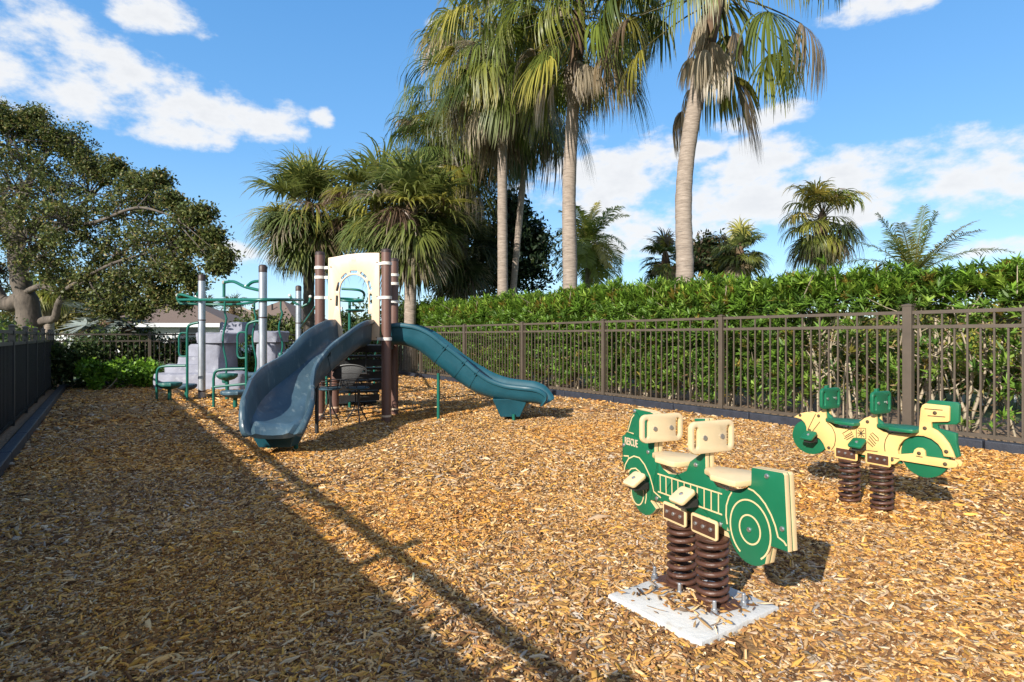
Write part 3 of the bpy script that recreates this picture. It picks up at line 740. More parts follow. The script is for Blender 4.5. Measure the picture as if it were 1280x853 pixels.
q = pp(395,148); mb = MB()
ribbon2(mb, [(q[0]+x, q[1]+y) for x, y in rrect(.045, .058, .008, 2)], .006, .0125, MP, True)
ribbon2(mb, [(q[0]-.014, q[1]+.008), (q[0]+.014, q[1]+.008)], .006, .0125, MP); ribbon2(mb, [(q[0]-.014, q[1]-.010), (q[0]+.014, q[1]-.010)], .006, .0125, MP)
mb.build('engraved_emblem', MATS['tan_board'], pan)
# deck
DZ = .99
cen = (PFL+PFR+PBL+PBR)/4
def quadslab(name, pts, z, t, m, parent, bev=.004):
    mb = MB(); n = len(pts); mb.add([(p.x, p.y, z) for p in pts]+[(p.x, p.y, z-t) for p in pts], [tuple(range(n)), tuple(range(2*n-1, n-1, -1))]+[(i, i+n, (i+1) % n+n, (i+1) % n) for i in range(n)][::1])
    o = mb.build(name, m, parent)
    bm = bmesh.new(); bm.from_mesh(o.data); bmesh.ops.recalc_face_normals(bm, faces=bm.faces[:]); bm.to_mesh(o.data); bm.free()
    return o
quadslab('deck', [PFL, PFR, PBR, PBL], DZ, .06, M_deck, tower)
mb = MB()
for t in np.linspace(.06, .94, 9):
    a = PFL.lerp(PBL, t); b = PFR.lerp(PBR, t); mb.box((a+b)/2+Vector((0,0,DZ-.075)), ((b-a).length*.94, .012, .03), 0, math.atan2((b-a).y, (b-a).x))
mb.build('deck_rib', M_deck, tower)
# stairs descending behind the deck
sd = Vector(LH(-.38, .92)) - Vector(LH(0, 0)); sd.z = 0; sd.normalize(); sn = Vector((-sd.y, sd.x, 0)); sang = math.atan2(sd.y, sd.x)
s0 = (PBL+PBR)/2; s0.z = 0
st = MB(); treads = []
for i in range(5):
    p = s0+sd*(.17+.26*i)+Vector((0, 0, DZ-.19*(i+1)+.02)); treads.append(p)
    o = MB(); o.box(p, (.26, .70, .03), 0, sang); o.box(p+Vector((0,0,-.09))-sd*.13, (.012, .70, .10), 0, sang)
    for kk in np.linspace(-.28, .28, 6): o.box(p+sn*kk+Vector((0, 0, -.025)), (.24, .012, .03), 0, sang)
    o.build('stair_tread', M_deck, tower, bevel=.003)
for s in (-1, 1):
    a = s0+sn*s*.36+Vector((0,0,DZ-.10)); b = a+sd*1.45+Vector((0,0,-.90)); mb = MB()
    ribs = []
    mb.add([a+Vector((0,0,.08)), b+Vector((0,0,.1)), b-Vector((0,0,.04)), a-Vector((0,0,.12))]+[v+sn*.02 for v in (a+Vector((0,0,.08)), b+Vector((0,0,.1)), b-Vector((0,0,.04)), a-Vector((0,0,.12)))],
           [(0,1,2,3),(7,6,5,4),(0,4,5,1),(1,5,6,2),(2,6,7,3),(3,7,4,0)]); mb.build('stringer', M_deck, tower)
    mb = MB(); a2 = s0+sn*s*.38+Vector((0,0,DZ+.72)); b2 = a2+sd*1.5+Vector((0,0,-.92))
    mb.tube(catmull([a2+Vector((0,0,-.55)), a2+Vector((0,0,-.05)), a2+sd*.1, b2-sd*.1, b2+Vector((0,0,-.2)), b2+Vector((0,0,-.55)), Vector((b2.x, b2.y, -.05))], 6), .019, 10)
    mb.build('handrail', M_greenp, tower, smooth=True)
    mb = MB(); mb.tube([b+sn*.0, Vector((b.x, b.y, -.1))], .022, 10); mb.build('stair_leg', M_greenp, tower, smooth=True)
# side climbing hoops at the back seen through the arch
for px, zz in ((437, 8.0*H),):
    q = W(px, 470, zz); q.z = -.05
    mb = MB(); mb.tube([q, Vector((q.x, q.y, 1.66))], .021, 10)
    ring = [Vector((q.x+.20*math.cos(a), q.y+.20*math.sin(a), 1.66+.03*math.sin(a))) for a in np.linspace(0, 2*math.pi, 25)[:-1]]
    mb.tube(ring, .019, 10, closed=True)
    e = Vector((SR*0+CR, -SR, 0)); mb.tube(catmull([ring[0], ring[0]+e*.03+Vector((0,0,.1)), q+Vector((0,0,1.86))+e*.14, q+Vector((0,0,1.88))-e*.12], 6), .019, 10)
    mb.build('climber_hoop', M_greenp, tower, smooth=True)
    for z_ in (1.50, .95, .55):
        mb = MB(); mb.lathe([(.02, z_-.03), (.13, z_-.015), (.15, z_), (.13, z_+.015), (.02, z_+.02)], (q.x+.07, q.y-.04, 0), 20); mb.build('climber_step', M_podg, tower, smooth=True)
# fan-shaped panel hung below the deck
fq = W(437, 470, 6.95*H); fx = Vector((CR, -SR, 0)); MF = Matrix.Translation((fq.x, fq.y, 0)) @ Matrix.Rotation(math.atan2(-SR, CR), 4, 'Z') @ Matrix(((1,0,0,0),(0,0,-1,0),(0,1,0,0),(0,0,0,1)))
def fz(py): return H-(py-HY)/F*6.95*H
fan = [(-.23, fz(470)), (-.03, fz(486)), (.01, fz(486)), (.19, fz(462))]+[( .01+.21*math.cos(R(a)), fz(464)+.075*math.sin(R(a))) for a in range(0, 181, 15)]
o = board('play_panel', [fan], .02, [M_deck, M_deck], tower, MF, .003)
mb = MB(); mb.tube([MF @ Vector((x, z, .02)) for x, z in [(.01+.225*math.cos(R(a)), fz(464)+.085*math.sin(R(a))) for a in range(-5, 186, 10)]], .012, 8)
mb.tube([MF @ Vector((x, fz(467), .0)) for x in (-.22, .23)], .012, 8)
for x in (-.2, .22): mb.tube([MF @ Vector((x, z, 0)) for z in (fz(467), DZ-.05)], .01, 8)
mb.build('panel_frame', M_wire, o, smooth=True)
# black wire stools below the deck
for px, zz, lab in ((447, 6.55*H, 'black wire stool with blue-grey seat under the tower deck by the right post'), (412, 6.45*H, 'black wire stool under the tower deck half behind the left slide')):
    q = W(px, 500, zz); q.z = 0
    s_ = thing('wire_stool', lab, 'stool', q, R(20), 'wire stools under the tower')
    mb = MB(); mb.lathe([(.02, .44), (.135, .445), (.15, .46), (.135, .475), (.02, .48)], n=24); mb.build('seat', M_pod, s_, smooth=True)
    for a in (0, 120, 240):
        mb = MB(); mb.tube(catmull([(.03*math.cos(R(a)), .03*math.sin(R(a)), .45), (.035*math.cos(R(a)), .035*math.sin(R(a)), .24), (.16*math.cos(R(a)), .16*math.sin(R(a)), .02)], 5), .009, 6)
        mb.build('leg', M_wire, s_, smooth=True)
    mb = MB()
    for r_, z_ in ((.17, .56), (.18, .50), (.10, .13)): mb.tube([(r_*math.cos(a), r_*math.sin(a), z_) for a in np.linspace(0, 2*math.pi, 21)[:-1]], .006, 6, closed=True)
    for a in np.linspace(0, 2*math.pi, 9)[:-1]: mb.tube([(.14*math.cos(a), .14*math.sin(a), .46), (.17*math.cos(a), .17*math.sin(a), .56)], .005, 6)
    mb.build('wire_guard', M_wire, s_, smooth=True)

def slide_sweep(name, stations, m, parent, wall_t=.03, n_sub=6, lip=True):
    """stations: (centre, left height, right height, half width, roll rad, bottom round). Cross sections are upright, across the path."""
    keys = [np.array([*s[0], *s[1:]], float) for s in stations]
    K = catmull_np(keys, n_sub); k_ = len(K); secs = []
    for i in range(k_):
        p = K[i]; c = Vector(p[:3]); a = Vector(K[max(0, i-1)][:3]); b = Vector(K[min(k_-1, i+1)][:3]); t = (b-a).normalized()
        lft = Vector((-t.y, t.x, 0)).normalized(); up = t.cross(lft)*-1; up = lft.cross(t)*-1
        up = t.cross(lft)
        if up.z < 0: up = -up
        hl, hr, w = p[3], p[4], p[5]
        inner = [(w*1.02+.010, hl), (w*1.0, hl*.72), (w*.97, hl*.42), (w*.90, hl*.18), (w*.74, .035), (w*.45, .008), (0, 0), (-w*.45, .008), (-w*.74, .035), (-w*.90, hr*.18), (-w*.97, hr*.42), (-w*1.0, hr*.72), (-w*1.02-.010, hr)]
        rimR = [(-w*1.02-.028, hr+.018), (-w*1.02-.055, hr+.014), (-w*1.02-.068, hr-.008), (-w*1.02-.062, hr-.035), (-w*1.02-.036, hr-.045)]
        outer_ = [(-w-.030, hr*.40), (-w*.94-.03, hr*.12-.01), (-w*.70, -.045), (-w*.3, -.055), (w*.3, -.055), (w*.70, -.045), (w*.94+.03, hl*.12-.01), (w+.030, hl*.40)]
        rimL = [(w*1.02+.036, hl-.045), (w*1.02+.062, hl-.035), (w*1.02+.068, hl-.008), (w*1.02+.055, hl+.014), (w*1.02+.028, hl+.018)]
        secs.append([c+lft*x+up*y for x, y in inner+rimR+outer_+rimL])
    n = len(secs[0]); vs = [v for s in secs for v in s]; fs = []
    for i in range(k_-1):
        fs += [(i*n+j, i*n+(j+1) % n, (i+1)*n+(j+1) % n, (i+1)*n+j) for j in range(n)]
    # end caps: strip between the inner (13) and the remaining ring
    for e in (0, (k_-1)*n):
        q = [e+j for j in range(n)]; a, b = 0, n-1; ff = []
        L_ = list(range(0, 13)); O_ = list(range(n-1, 12, -1))
        for j in range(12):
            i1 = int(round(j*(len(O_)-1)/12)); i2 = int(round((j+1)*(len(O_)-1)/12)); 
            f_ = [q[L_[j]], q[L_[j+1]]]+[q[O_[x]] for x in range(i2, i1-1, -1)]
            ff.append(tuple(f_))
        fs += ff if e == 0 else [tuple(reversed(f_)) for f_ in ff]
    mb = MB(); mb.add(vs, fs); o = mb.build(name, m, parent)
    bm = bmesh.new(); bm.from_mesh(o.data); bmesh.ops.recalc_face_normals(bm, faces=bm.faces[:])
    for f in bm.faces: f.smooth = True
    for e in bm.edges:
        if len(e.link_faces) == 2 and e.calc_face_angle(0) > R(50): e.smooth = False
    bm.to_mesh(o.data); bm.free()
    return o
def catmull_np(P, n):
    o = []; k = len(P)
    for i in range(k-1):
        p0 = P[i-1] if i > 0 else 2*P[0]-P[1]; p1, p2 = P[i], P[i+1]; p3 = P[i+2] if i < k-2 else 2*P[-1]-P[-2]
        for j in range(n):
            t = j/n; o.append(.5*((2*p1)+(p2-p0)*t+(2*p0-5*p1+4*p2-p3)*t*t+(3*p1-p0-3*p2+p3)*t**3))
    o.append(P[-1]); return o
# left slide: bends left, then swings towards the front edge; lat, depth, height in eye heights
# heights hl = wall on the path's left hand (walker going down), hr = right hand
LS = [(LH(-1.83, 6.70, .93), .28, .28, .215), (LH(-1.86, 6.45, .90), .28, .29, .215), (LH(-1.94, 6.15, .77), .28, .31, .215), (LH(-2.045, 5.85, .61), .27, .25, .215),
      (LH(-2.11, 5.55, .465), .24, .29, .22), (LH(-2.09, 5.27, .365), .21, .29, .235), (LH(-2.02, 5.03, .31), .20, .26, .245), (LH(-1.975, 4.87, .285), .17, .21, .25), (LH(-1.95, 4.77, .268), .11, .14, .24), (LH(-1.94, 4.70, .238), .06, .07, .22), (LH(-1.935, 4.66, .20), .015, .02, .19)]
sl = slide_sweep('slide', LS, M_slate, tower); sl['label'] = 'weathered slate blue wavy slide facing the front'
def frustum(name, c, ang, top, bot, z1, z0, m, parent):
    mb = MB(); vs = []
    for (w, d), z in ((bot, z0), (top, z1)): vs += [(-w/2, -d/2, z), (w/2, -d/2, z), (w/2, d/2, z), (-w/2, d/2, z)]
    Rm = Matrix.Rotation(ang, 3, 'Z'); mb.add([Rm @ Vector(v)+Vector((c.x, c.y, 0)) for v in vs], [(3,2,1,0),(4,5,6,7),(0,1,5,4),(1,2,6,5),(2,3,7,6),(3,0,4,7)])
    return mb.build(name, m, parent, bevel=.012)
ca_ = LH(-2.0, 4.95)
frustum('exit_foot', ca_, math.atan2(-SR, CR), (.46, .36), (.30, .22), .285, .07, M_teal, sl)
for px in (337, 370):
    q = G(px, 563); MB().tube([(q.x, q.y, -.05), (q.x, q.y, .12)], .022, 10).build('foot_leg', M_greenp, sl, smooth=True)
q = G(396, 544); MB().tube([(q.x, q.y, -.05), (q.x, q.y, .60)], .022, 10).build('support_leg', M_deck, sl, smooth=True)
# right slide: runs sideways to the right
RS = [(LH(-1.47, 6.95, .95), .20, .20, .20), (LH(-1.30, 6.95, .945), .22, .22, .20), (LH(-1.10, 6.95, .88), .235, .235, .21), (LH(-.85, 6.95, .69), .235, .235, .215), (LH(-.60, 6.95, .50), .23, .23, .22),
      (LH(-.35, 6.93, .36), .22, .20, .22), (LH(-.10, 6.90, .295), .20, .17, .22), (LH(.12, 6.87, .275), .19, .16, .225), (LH(.25, 6.85, .268), .18, .155, .23), (LH(.335, 6.84, .255), .15, .135, .225), (LH(.38, 6.835, .232), .10, .09, .21), (LH(.40, 6.83, .20), .03, .025, .19)]
sr = slide_sweep('slide', RS, M_teal, tower); sr['label'] = 'teal blue slide running down towards the right fence'
q = LH(-.02, 6.86); frustum('exit_foot', q, math.atan2(-SR, CR), (.46, .34), (.25, .22), .30, .06, M_teal, sr)
for d_ in (-.10, .10):
    q2 = LH(.02, 6.85+d_); MB().tube([(q2.x, q2.y, -.05), (q2.x, q2.y, .1)], .022, 10).build('foot_leg', M_greenp, sr, smooth=True)
q = G(548, 526); MB().tube([(q.x, q.y, -.05), (q.x, q.y, .62)], .021, 10).build('support_leg', M_greenp, sr, smooth=True)
def seam(st, i, t, m, parent, n=2):
    a = [np.array([*q[0], *q[1:]], float) for q in st]; K = catmull_np(a, 12); j = int((i+t)*12); o = []
    for q in K[j-1:j+1]: o.append((Vector(q[:3])-Vector((0,0,.004)), q[3]+.009, q[4]+.009, q[5]+.007))
    slide_sweep('seam_flange', o, m, parent, n_sub=1)
for i, t in ((2, .85), (3, .75), (4, .5)): seam(RS, i, t, M_teal, sr)
for i, t in ((2, .9), (5, .2)): seam(LS, i, t, M_slate, sl)

# ================================================================== overhead climber
oc = thing('overhead_climber', 'green overhead climber on galvanised posts behind the slate blue slide', 'climber', (0, 0, 0))
Q1, Q2, Q3, Q4 = LH(-4.97, 9.23), LH(-3.46, 8.0), LH(-4.17, 11.25), LH(-2.42, 7.28)
GR = .06
for q, h in ((Q1, 2.2), (Q2, 2.2), (Q3, 2.2), (Q4, 2.05)):
    o = MB().lathe([(GR, -.1), (GR, h-.1)], (q.x, q.y, 0), 22).build('post', M_galv, oc, smooth=True)
    MB().lathe([(GR+.002, h-.12), (GR+.002, h-.03), (GR*.75, h-.006), (GR*.3, h)], (q.x, q.y, 0), 22).build('post_cap', M_cap, o, smooth=True)
    MB().lathe([(GR+.003, .13), (GR+.003, .15)], (q.x, q.y, 0), 22).build('collar', M_cap, o, smooth=True)
    MB().lathe([(GR+.003, 1.38), (GR+.003, 1.40)], (q.x, q.y, 0), 22).build('collar', M_cap, o, smooth=True)
hz = 1.57*H
ringp = [LH(-5.62, 9.75, 1.57), LH(-4.99, 9.13, 1.57), LH(-4.2, 8.45, 1.585), LH(-3.5, 7.93, 1.575), LH(-3.25, 8.3, 1.57), LH(-3.6, 9.6, 1.57), LH(-4.05, 11.15, 1.57), LH(-4.4, 11.6, 1.57), LH(-5.2, 10.9, 1.57)]
ringp = [Vector((p.x, p.y, H*(1+46/720*((SR*p.x+CR*p.y)/H)))) for p in ringp]
mb = MB(); mb.tube(catmull(ringp, 6, True), .026, 10, closed=True); mb.build('ring_beam', M_greenp, oc, smooth=True)
mb = MB(); mb.tube(catmull([LH(-5.62, 9.75, 1.56), LH(-4.9, 9.8, 1.545), LH(-4.2, 9.3, 1.55), LH(-3.5, 8.1, 1.565)], 6), .024, 10); mb.build('cross_beam', M_greenp, oc, smooth=True)
def arm(pts, parent=oc):
    mb = MB(); mb.tube(catmull(pts, 7), .024, 10); o = mb.build('grab_arm', M_greenp, parent, smooth=True)
    mb = MB(); p = Vector(pts[0]); mb.lathe([(.0, -.035), (.03, -.02), (.035, 0), (.03, .02), (.0, .035)], p, 10); mb.build('arm_knob', M_clamp, o, smooth=True)
arm([LH(-5.66, 9.75, 1.70), LH(-5.5, 9.6, 1.70), LH(-5.25, 9.45, 1.64), LH(-5.02, 9.27, 1.60)]); arm([LH(-5.66, 9.75, 1.70), LH(-5.66, 9.75, 1.63), LH(-5.62, 9.75, 1.57)])
arm([LH(-5.2, 9.5, 1.66), LH(-5.1, 9.4, 1.74), LH(-4.99, 9.25, 1.76)])
arm([LH(-4.25, 8.5, 1.80), LH(-4.25, 8.5, 1.7), LH(-4.25, 8.5, 1.585)]); arm([LH(-4.25, 8.5, 1.80), LH(-4.05, 8.38, 1.80), LH(-3.8, 8.2, 1.71), LH(-3.5, 8.03, 1.64)])
arm([LH(-3.78, 8.2, 1.71), LH(-3.65, 8.1, 1.765), LH(-3.5, 8.02, 1.775)])
arm([LH(-3.92, 11.2, 1.78), LH(-3.95, 11.2, 1.66), LH(-4.08, 11.2, 1.585)]); arm([LH(-4.32, 11.2, 1.80), LH(-4.25, 11.2, 1.68), LH(-4.15, 11.2, 1.62)])
for px, zz, yb in ((281, 9.3, 476), (318, 9.6, 470), (351, 9.8, 444)):
    t_ = W(px, 377, zz*H); b_ = W(px, yb, zz*H); ex = Vector((CR, -SR, 0)); pts = []
    for i in range(15):
        t = i/14; p = t_.lerp(b_, t); p = p+ex*.035*math.sin(t*9.5)*(1 if t > .15 else 0); pts.append(p)
    mb = MB(); mb.tube(pts, .017, 8); o = mb.build('wavy_rod', M_greenp, oc, smooth=True)
    mb = MB(); mb.lathe([(.0, -.05), (.04, -.04), (.05, 0), (.04, .04), (0, .05)], b_, 10); mb.build('rod_knob', M_podg, o, smooth=True)
# slanted green bars between post 3 and the tower
mb = MB(); mb.tube([W(394, 384, 8.6*H), W(376, 410, 9.6*H)], .02, 8); mb.build('brace', M_greenp, oc, smooth=True)

# step pods and hoop handrails, each standing in the ground by itself
def pod(px, py, zz, r, m, lab, legpx=None):
    c = W(px, py, zz*H); t = thing('step_pod', lab, 'step pod', (c.x, c.y, 0), .6, 'step pods of the climbing course')
    mb = MB(); h = c.z; mb.lathe([(.05, h-.12), (r*.7, h-.095), (r*.97, h-.055), (r, h-.02), (r*.96, h-.006), (r*.8, h), (0.02, h+.004)], n=26, wob=.05); mb.build('platform', m, t, smooth=True)
    mb = MB(); mb.tube([(0, 0, -.05), (0, 0, h-.1)], .032, 10); mb.build('leg', M_greenp, t, smooth=True)
pod(212, 478, 8.9, .19, M_podg, 'dark green step pod inside the left hoop rail')
pod(233, 480, 9.4, .17, M_pod, 'slate blue step pod behind the left hoop rail')
pod(294, 488, 8.05, .20, M_pod, 'slate blue step pod lowest and nearest to the slate blue slide')
pod(284, 467, 9.0, .17, M_podg, 'dark step pod under the first wavy rod')
pod(318, 466, 9.4, .17, M_pod, 'slate blue step pod behind the middle galvanised post')
def hoop(zz, xu, yt, xl, yl, xq, lab, mid=None):
    t = thing('hoop_rail', lab, 'hand rail', (0, 0, 0), 0, 'green hoop hand rails'); z = zz*H
    gu, gl = W(xu, HY, z), W(xl, HY, z); zt = W(0, yt, z).z; zl_ = W(0, yl, z).z
    ex = (gu-gl); ex.z = 0; ex.normalize()
    V3 = lambda p, zz_: Vector((p.x, p.y, zz_))
    pe = W(xq, HY, z)
    mb = MB(); mb.tube([V3(gu, -.05), V3(gu, zt-.14)]+catmull([V3(gu, zt-.14), V3(gu+ex*.03, zt-.04), V3(gu+ex*.14, zt), V3(pe, zt+.005)], 5)[1:], .021, 10); mb.build('upright', M_greenp, t, smooth=True)
    mb = MB(); mb.tube([V3(gl, -.05), V3(gl, zl_-.14)]+catmull([V3(gl, zl_-.14), V3(gl+ex*.03, zl_-.04), V3(gl+ex*.14, zl_), V3(gu-ex*.02, zl_+.01)], 5)[1:], .021, 10); mb.build('side_rail', M_greenp, t, smooth=True)
    if mid: mb = MB(); mb.tube([V3(gl, W(0, mid, z).z), V3(gu, W(0, mid-4, z).z)], .019, 8); mb.build('cross_rail', M_greenp, t, smooth=True)
    z1, z0 = zt-.17, zt-.56; x0 = gu-ex*.135
    mb = MB(); mb.tube(catmull([V3(gu, z1), V3(gu-ex*.10, z1), V3(x0, z1-.06), V3(x0, (z1+z0)/2), V3(x0, z0+.06), V3(gu-ex*.10, z0), V3(gu, z0)], 5), .016, 8); mb.build('hand_loop', M_greenp, t, smooth=True)
hoop(8.85, 234, 404, 196, 458, 248, 'green hoop rail in front of the leftmost galvanised post')
hoop(8.05, 308, 402, 267, 462, 325, 'green hoop rail beside the middle galvanised post', 484)

# ================================================================== lavender rock climber
rk = thing('rock_climber', 'lavender grey moulded rock climber with steps by the back fence', 'rock climber', (0, 0, 0))
def rockblock(name, px0, px1, y0, y1, z0, dep, seed, round_=.22, taper=.06, flute=0.0):
    """upright rounded block between two photo columns, rows y0 (top) .. y1 (bottom) at depth z0 (eye heights)"""
    a = W(px0, y1, z0*H); b = W(px1, y1, z0*H); top = W(px0, y0, z0*H).z; bot = max(-.05, a.z)
    c = (a+b)/2; w = (b-a).length; e = (b-a).normalized(); e.z = 0; d = Vector((-e.y, e.x, 0)); rr = np.random.default_rng(seed)
    n = 28; m_ = 12; mb = MB(); vs = []
    for i in range(m_+1):
        t = i/m_; z = bot+(top-bot)*t; s = 1+taper*(1-t) - (0.10*max(0, (t-.9)/.1)**2)
        for j in range(n):
            an = 2*math.pi*j/n; cx, cy = math.cos(an), math.sin(an); pw_ = 2/5
            x = math.copysign(abs(cx)**pw_, cx); y = math.copysign(abs(cy)**pw_, cy)
            g_ = 1+.025*math.sin(3*an+seed+t*2)+.02*math.sin(7*an+seed*2-t*3)+flute*abs(math.sin(an*4+seed))
            vs.append(c+e*(x*w/2*s*g_)+d*(dep*H/2+y*dep*H/2*s*g_)+Vector((0, 0, z-c.z+.012*math.sin(5*an+seed)*t)))
    fs = []
    for i in range(m_): fs += [(i*n+j, i*n+(j+1) % n, (i+1)*n+(j+1) % n, (i+1)*n+j) for j in range(n)]
    fs += [tuple(range(m_*n, m_*n+n))]; mb.add(vs, fs); return mb.build(name, M_rock, rk, smooth=True)
rockblock('rock_step', 188, 262, 467, 487, 10.9, .9, 1)
rockblock('rock_step', 203, 262, 456, 470, 11.1, .7, 2)
rockblock('rock_step', 219, 262, 446, 462, 11.3, .6, 3)
rockblock('rock_step', 232, 262, 431, 455, 11.45, .5, 4)
rockblock('rock_tower', 244, 277, 424, 486, 11.0, .75, 5, flute=-.06)
rockblock('rock_cap', 240, 284, 416, 429, 10.95, .85, 6, taper=-.04)
rockblock('rock_step', 250, 300, 466, 488, 10.8, .5, 7)
rockblock('rock_block', 272, 304, 403, 418, 11.6, .8, 8)
rockblock('rock_tower', 317, 344, 426, 486, 11.2, .6, 9, flute=-.06)
rockblock('rock_cap', 311, 347, 414, 428, 11.15, .7, 10, taper=-.04)
rockblock('rock_step', 342, 356, 440, 484, 11.3, .45, 11)

# ================================================================== vegetation
UP = np.array([0, 0, 1.0])
def np_tube(pts, rad, n=6, close=False):
    mb = MB(); mb.tube(pts, rad, n, caps=False); return mb
def trunk_mesh(name, pts, rads, m, parent, n=14, rough=.04, seed=0, ring=0):
    P = catmull(pts, 26); k = len(P); rr = np.interp(np.linspace(0, 1, k), np.linspace(0, 1, len(rads)), rads)
    r2 = np.random.default_rng(seed); rr = rr*(1+rough*r2.standard_normal(k))
    mb = MB(); mb.tube(P, list(rr), n, caps=True)
    return mb.build(name, m, parent, smooth=True)
GREENS_OL = [((.11,.20,.024),4),((.15,.27,.032),4),((.07,.14,.02),3),((.22,.32,.05),2),((.18,.16,.03),.5)]
GREENS_OAK = [((.075,.10,.025),4),((.11,.13,.032),4),((.15,.16,.045),3),((.23,.18,.06),1.5),((.045,.06,.02),2)]
GREENS_DK = [((.018,.035,.014),4),((.028,.05,.018),3),((.05,.07,.02),1)]
PALM_G = [((.14,.175,.03),4),((.20,.215,.036),4),((.085,.12,.026),3),((.30,.265,.045),2.5)]
PALM_D = [((.28,.21,.13),3),((.40,.33,.23),4),((.17,.115,.07),1.5)]
SABAL_G = [((.15,.185,.048),4),((.19,.215,.05),4),((.10,.135,.038),3),((.29,.27,.05),2)]

# ---- fan palms
def fan_frond(az, el, pet, Rf, nseg, spread, droop, wid, col, g, hang=2.2, K=7, cup=.25, tipcol=(.30,.24,.12), base=None):
    d = np.array([math.cos(el)*math.cos(az), math.cos(el)*math.sin(az), math.sin(el)])
    parts = []
    # petiole bends down along its length
    pts = [np.zeros(3) if base is None else np.array(base)]; dd = d.copy(); sway = np.array([g.normal(0, .16), g.normal(0, .16), 0]); droop = droop*g.uniform(.7, 1.3); Rf = Rf*g.uniform(.8, 1.12)
    for i in range(5):
        dd = nrm(dd+np.array([0, 0, -.085*max(.15, math.cos(el))])); pts.append(pts[-1]+dd*pet/5)
    pts = np.array(pts); s = nrm(np.cross(dd, UP) + 1e-6); nn = np.cross(s, dd)
    if nn[2] < 0: nn = -nn
    w = np.linspace(.028, .014, 6)[:, None]
    V = np.stack([pts-s*w, pts+nn*w*.7, pts+s*w, pts-nn*w*.7], 1).reshape(-1, 3); Q = []
    for i in range(5):
        for j in range(4): Q.append((i*4+j, i*4+(j+1) % 4, (i+1)*4+(j+1) % 4, (i+1)*4+j))
    parts.append((V, np.array(Q), np.tile(np.array([[.14,.12,.035]])*.8, (len(V), 1))))
    hub = pts[-1]; a = np.linspace(-spread, spread, nseg)+g.normal(0, .03, nseg)
    sd_ = np.cos(a)[:, None]*dd+np.sin(a)[:, None]*s+nn*cup*np.abs(np.sin(a))[:, None]; sd_ = nrm(sd_)
    Ls = Rf*(.72+.28*np.cos(a*.8))*g.uniform(.86, 1.08, nseg)
    P = [np.repeat(hub[None], nseg, 0)+s*np.sin(a)[:, None]*.02]; cur = sd_.copy(); dr = droop*g.uniform(.7, 1.35, nseg)[:, None]
    dirs = [cur]
    for i in range(K):
        t = (i+1)/K; cur = nrm(cur+(np.array([0, 0, -1.0])+sway)*dr*(t**hang)+g.normal(0, .045, (nseg, 3)))
        P.append(P[-1]+cur*(Ls/K)[:, None]); dirs.append(cur)
    P = np.stack(P, 1); dirs = np.stack(dirs, 1)
    wv = np.cross(dirs, nn[None, None]); wv = nrm(wv+1e-6)
    tt = np.linspace(0, 1, K+1); wp = np.interp(tt, [0, .15, .45, .8, 1], [.25, .7, 1, .5, .06])*wid
    off = wv*wp[None, :, None]/2
    # each segment is a shallow V: lift the two edges a little
    V = np.stack([P-off, P+off], 2).reshape(-1, 3)
    idx = np.arange(nseg*(K+1)*2).reshape(nseg, K+1, 2)
    Q = np.stack([idx[:, :-1, 0], idx[:, :-1, 1], idx[:, 1:, 1], idx[:, 1:, 0]], -1).reshape(-1, 4)
    c0 = np.repeat(col[None], nseg, 0)*(1+.16*g.standard_normal((nseg, 1))); tc_ = np.array(tipcol)
    mixv = np.clip((tt-.78)/.22, 0, 1)[None, :, None]*g.uniform(0, 1, (nseg, 1, 1))
    cc = c0[:, None]*(1-mixv)+tc_*mixv
    cc = np.repeat(cc[:, :, None], 2, 2).reshape(-1, 3).clip(.005, .8)
    parts.append((V, Q, cc)); return parts
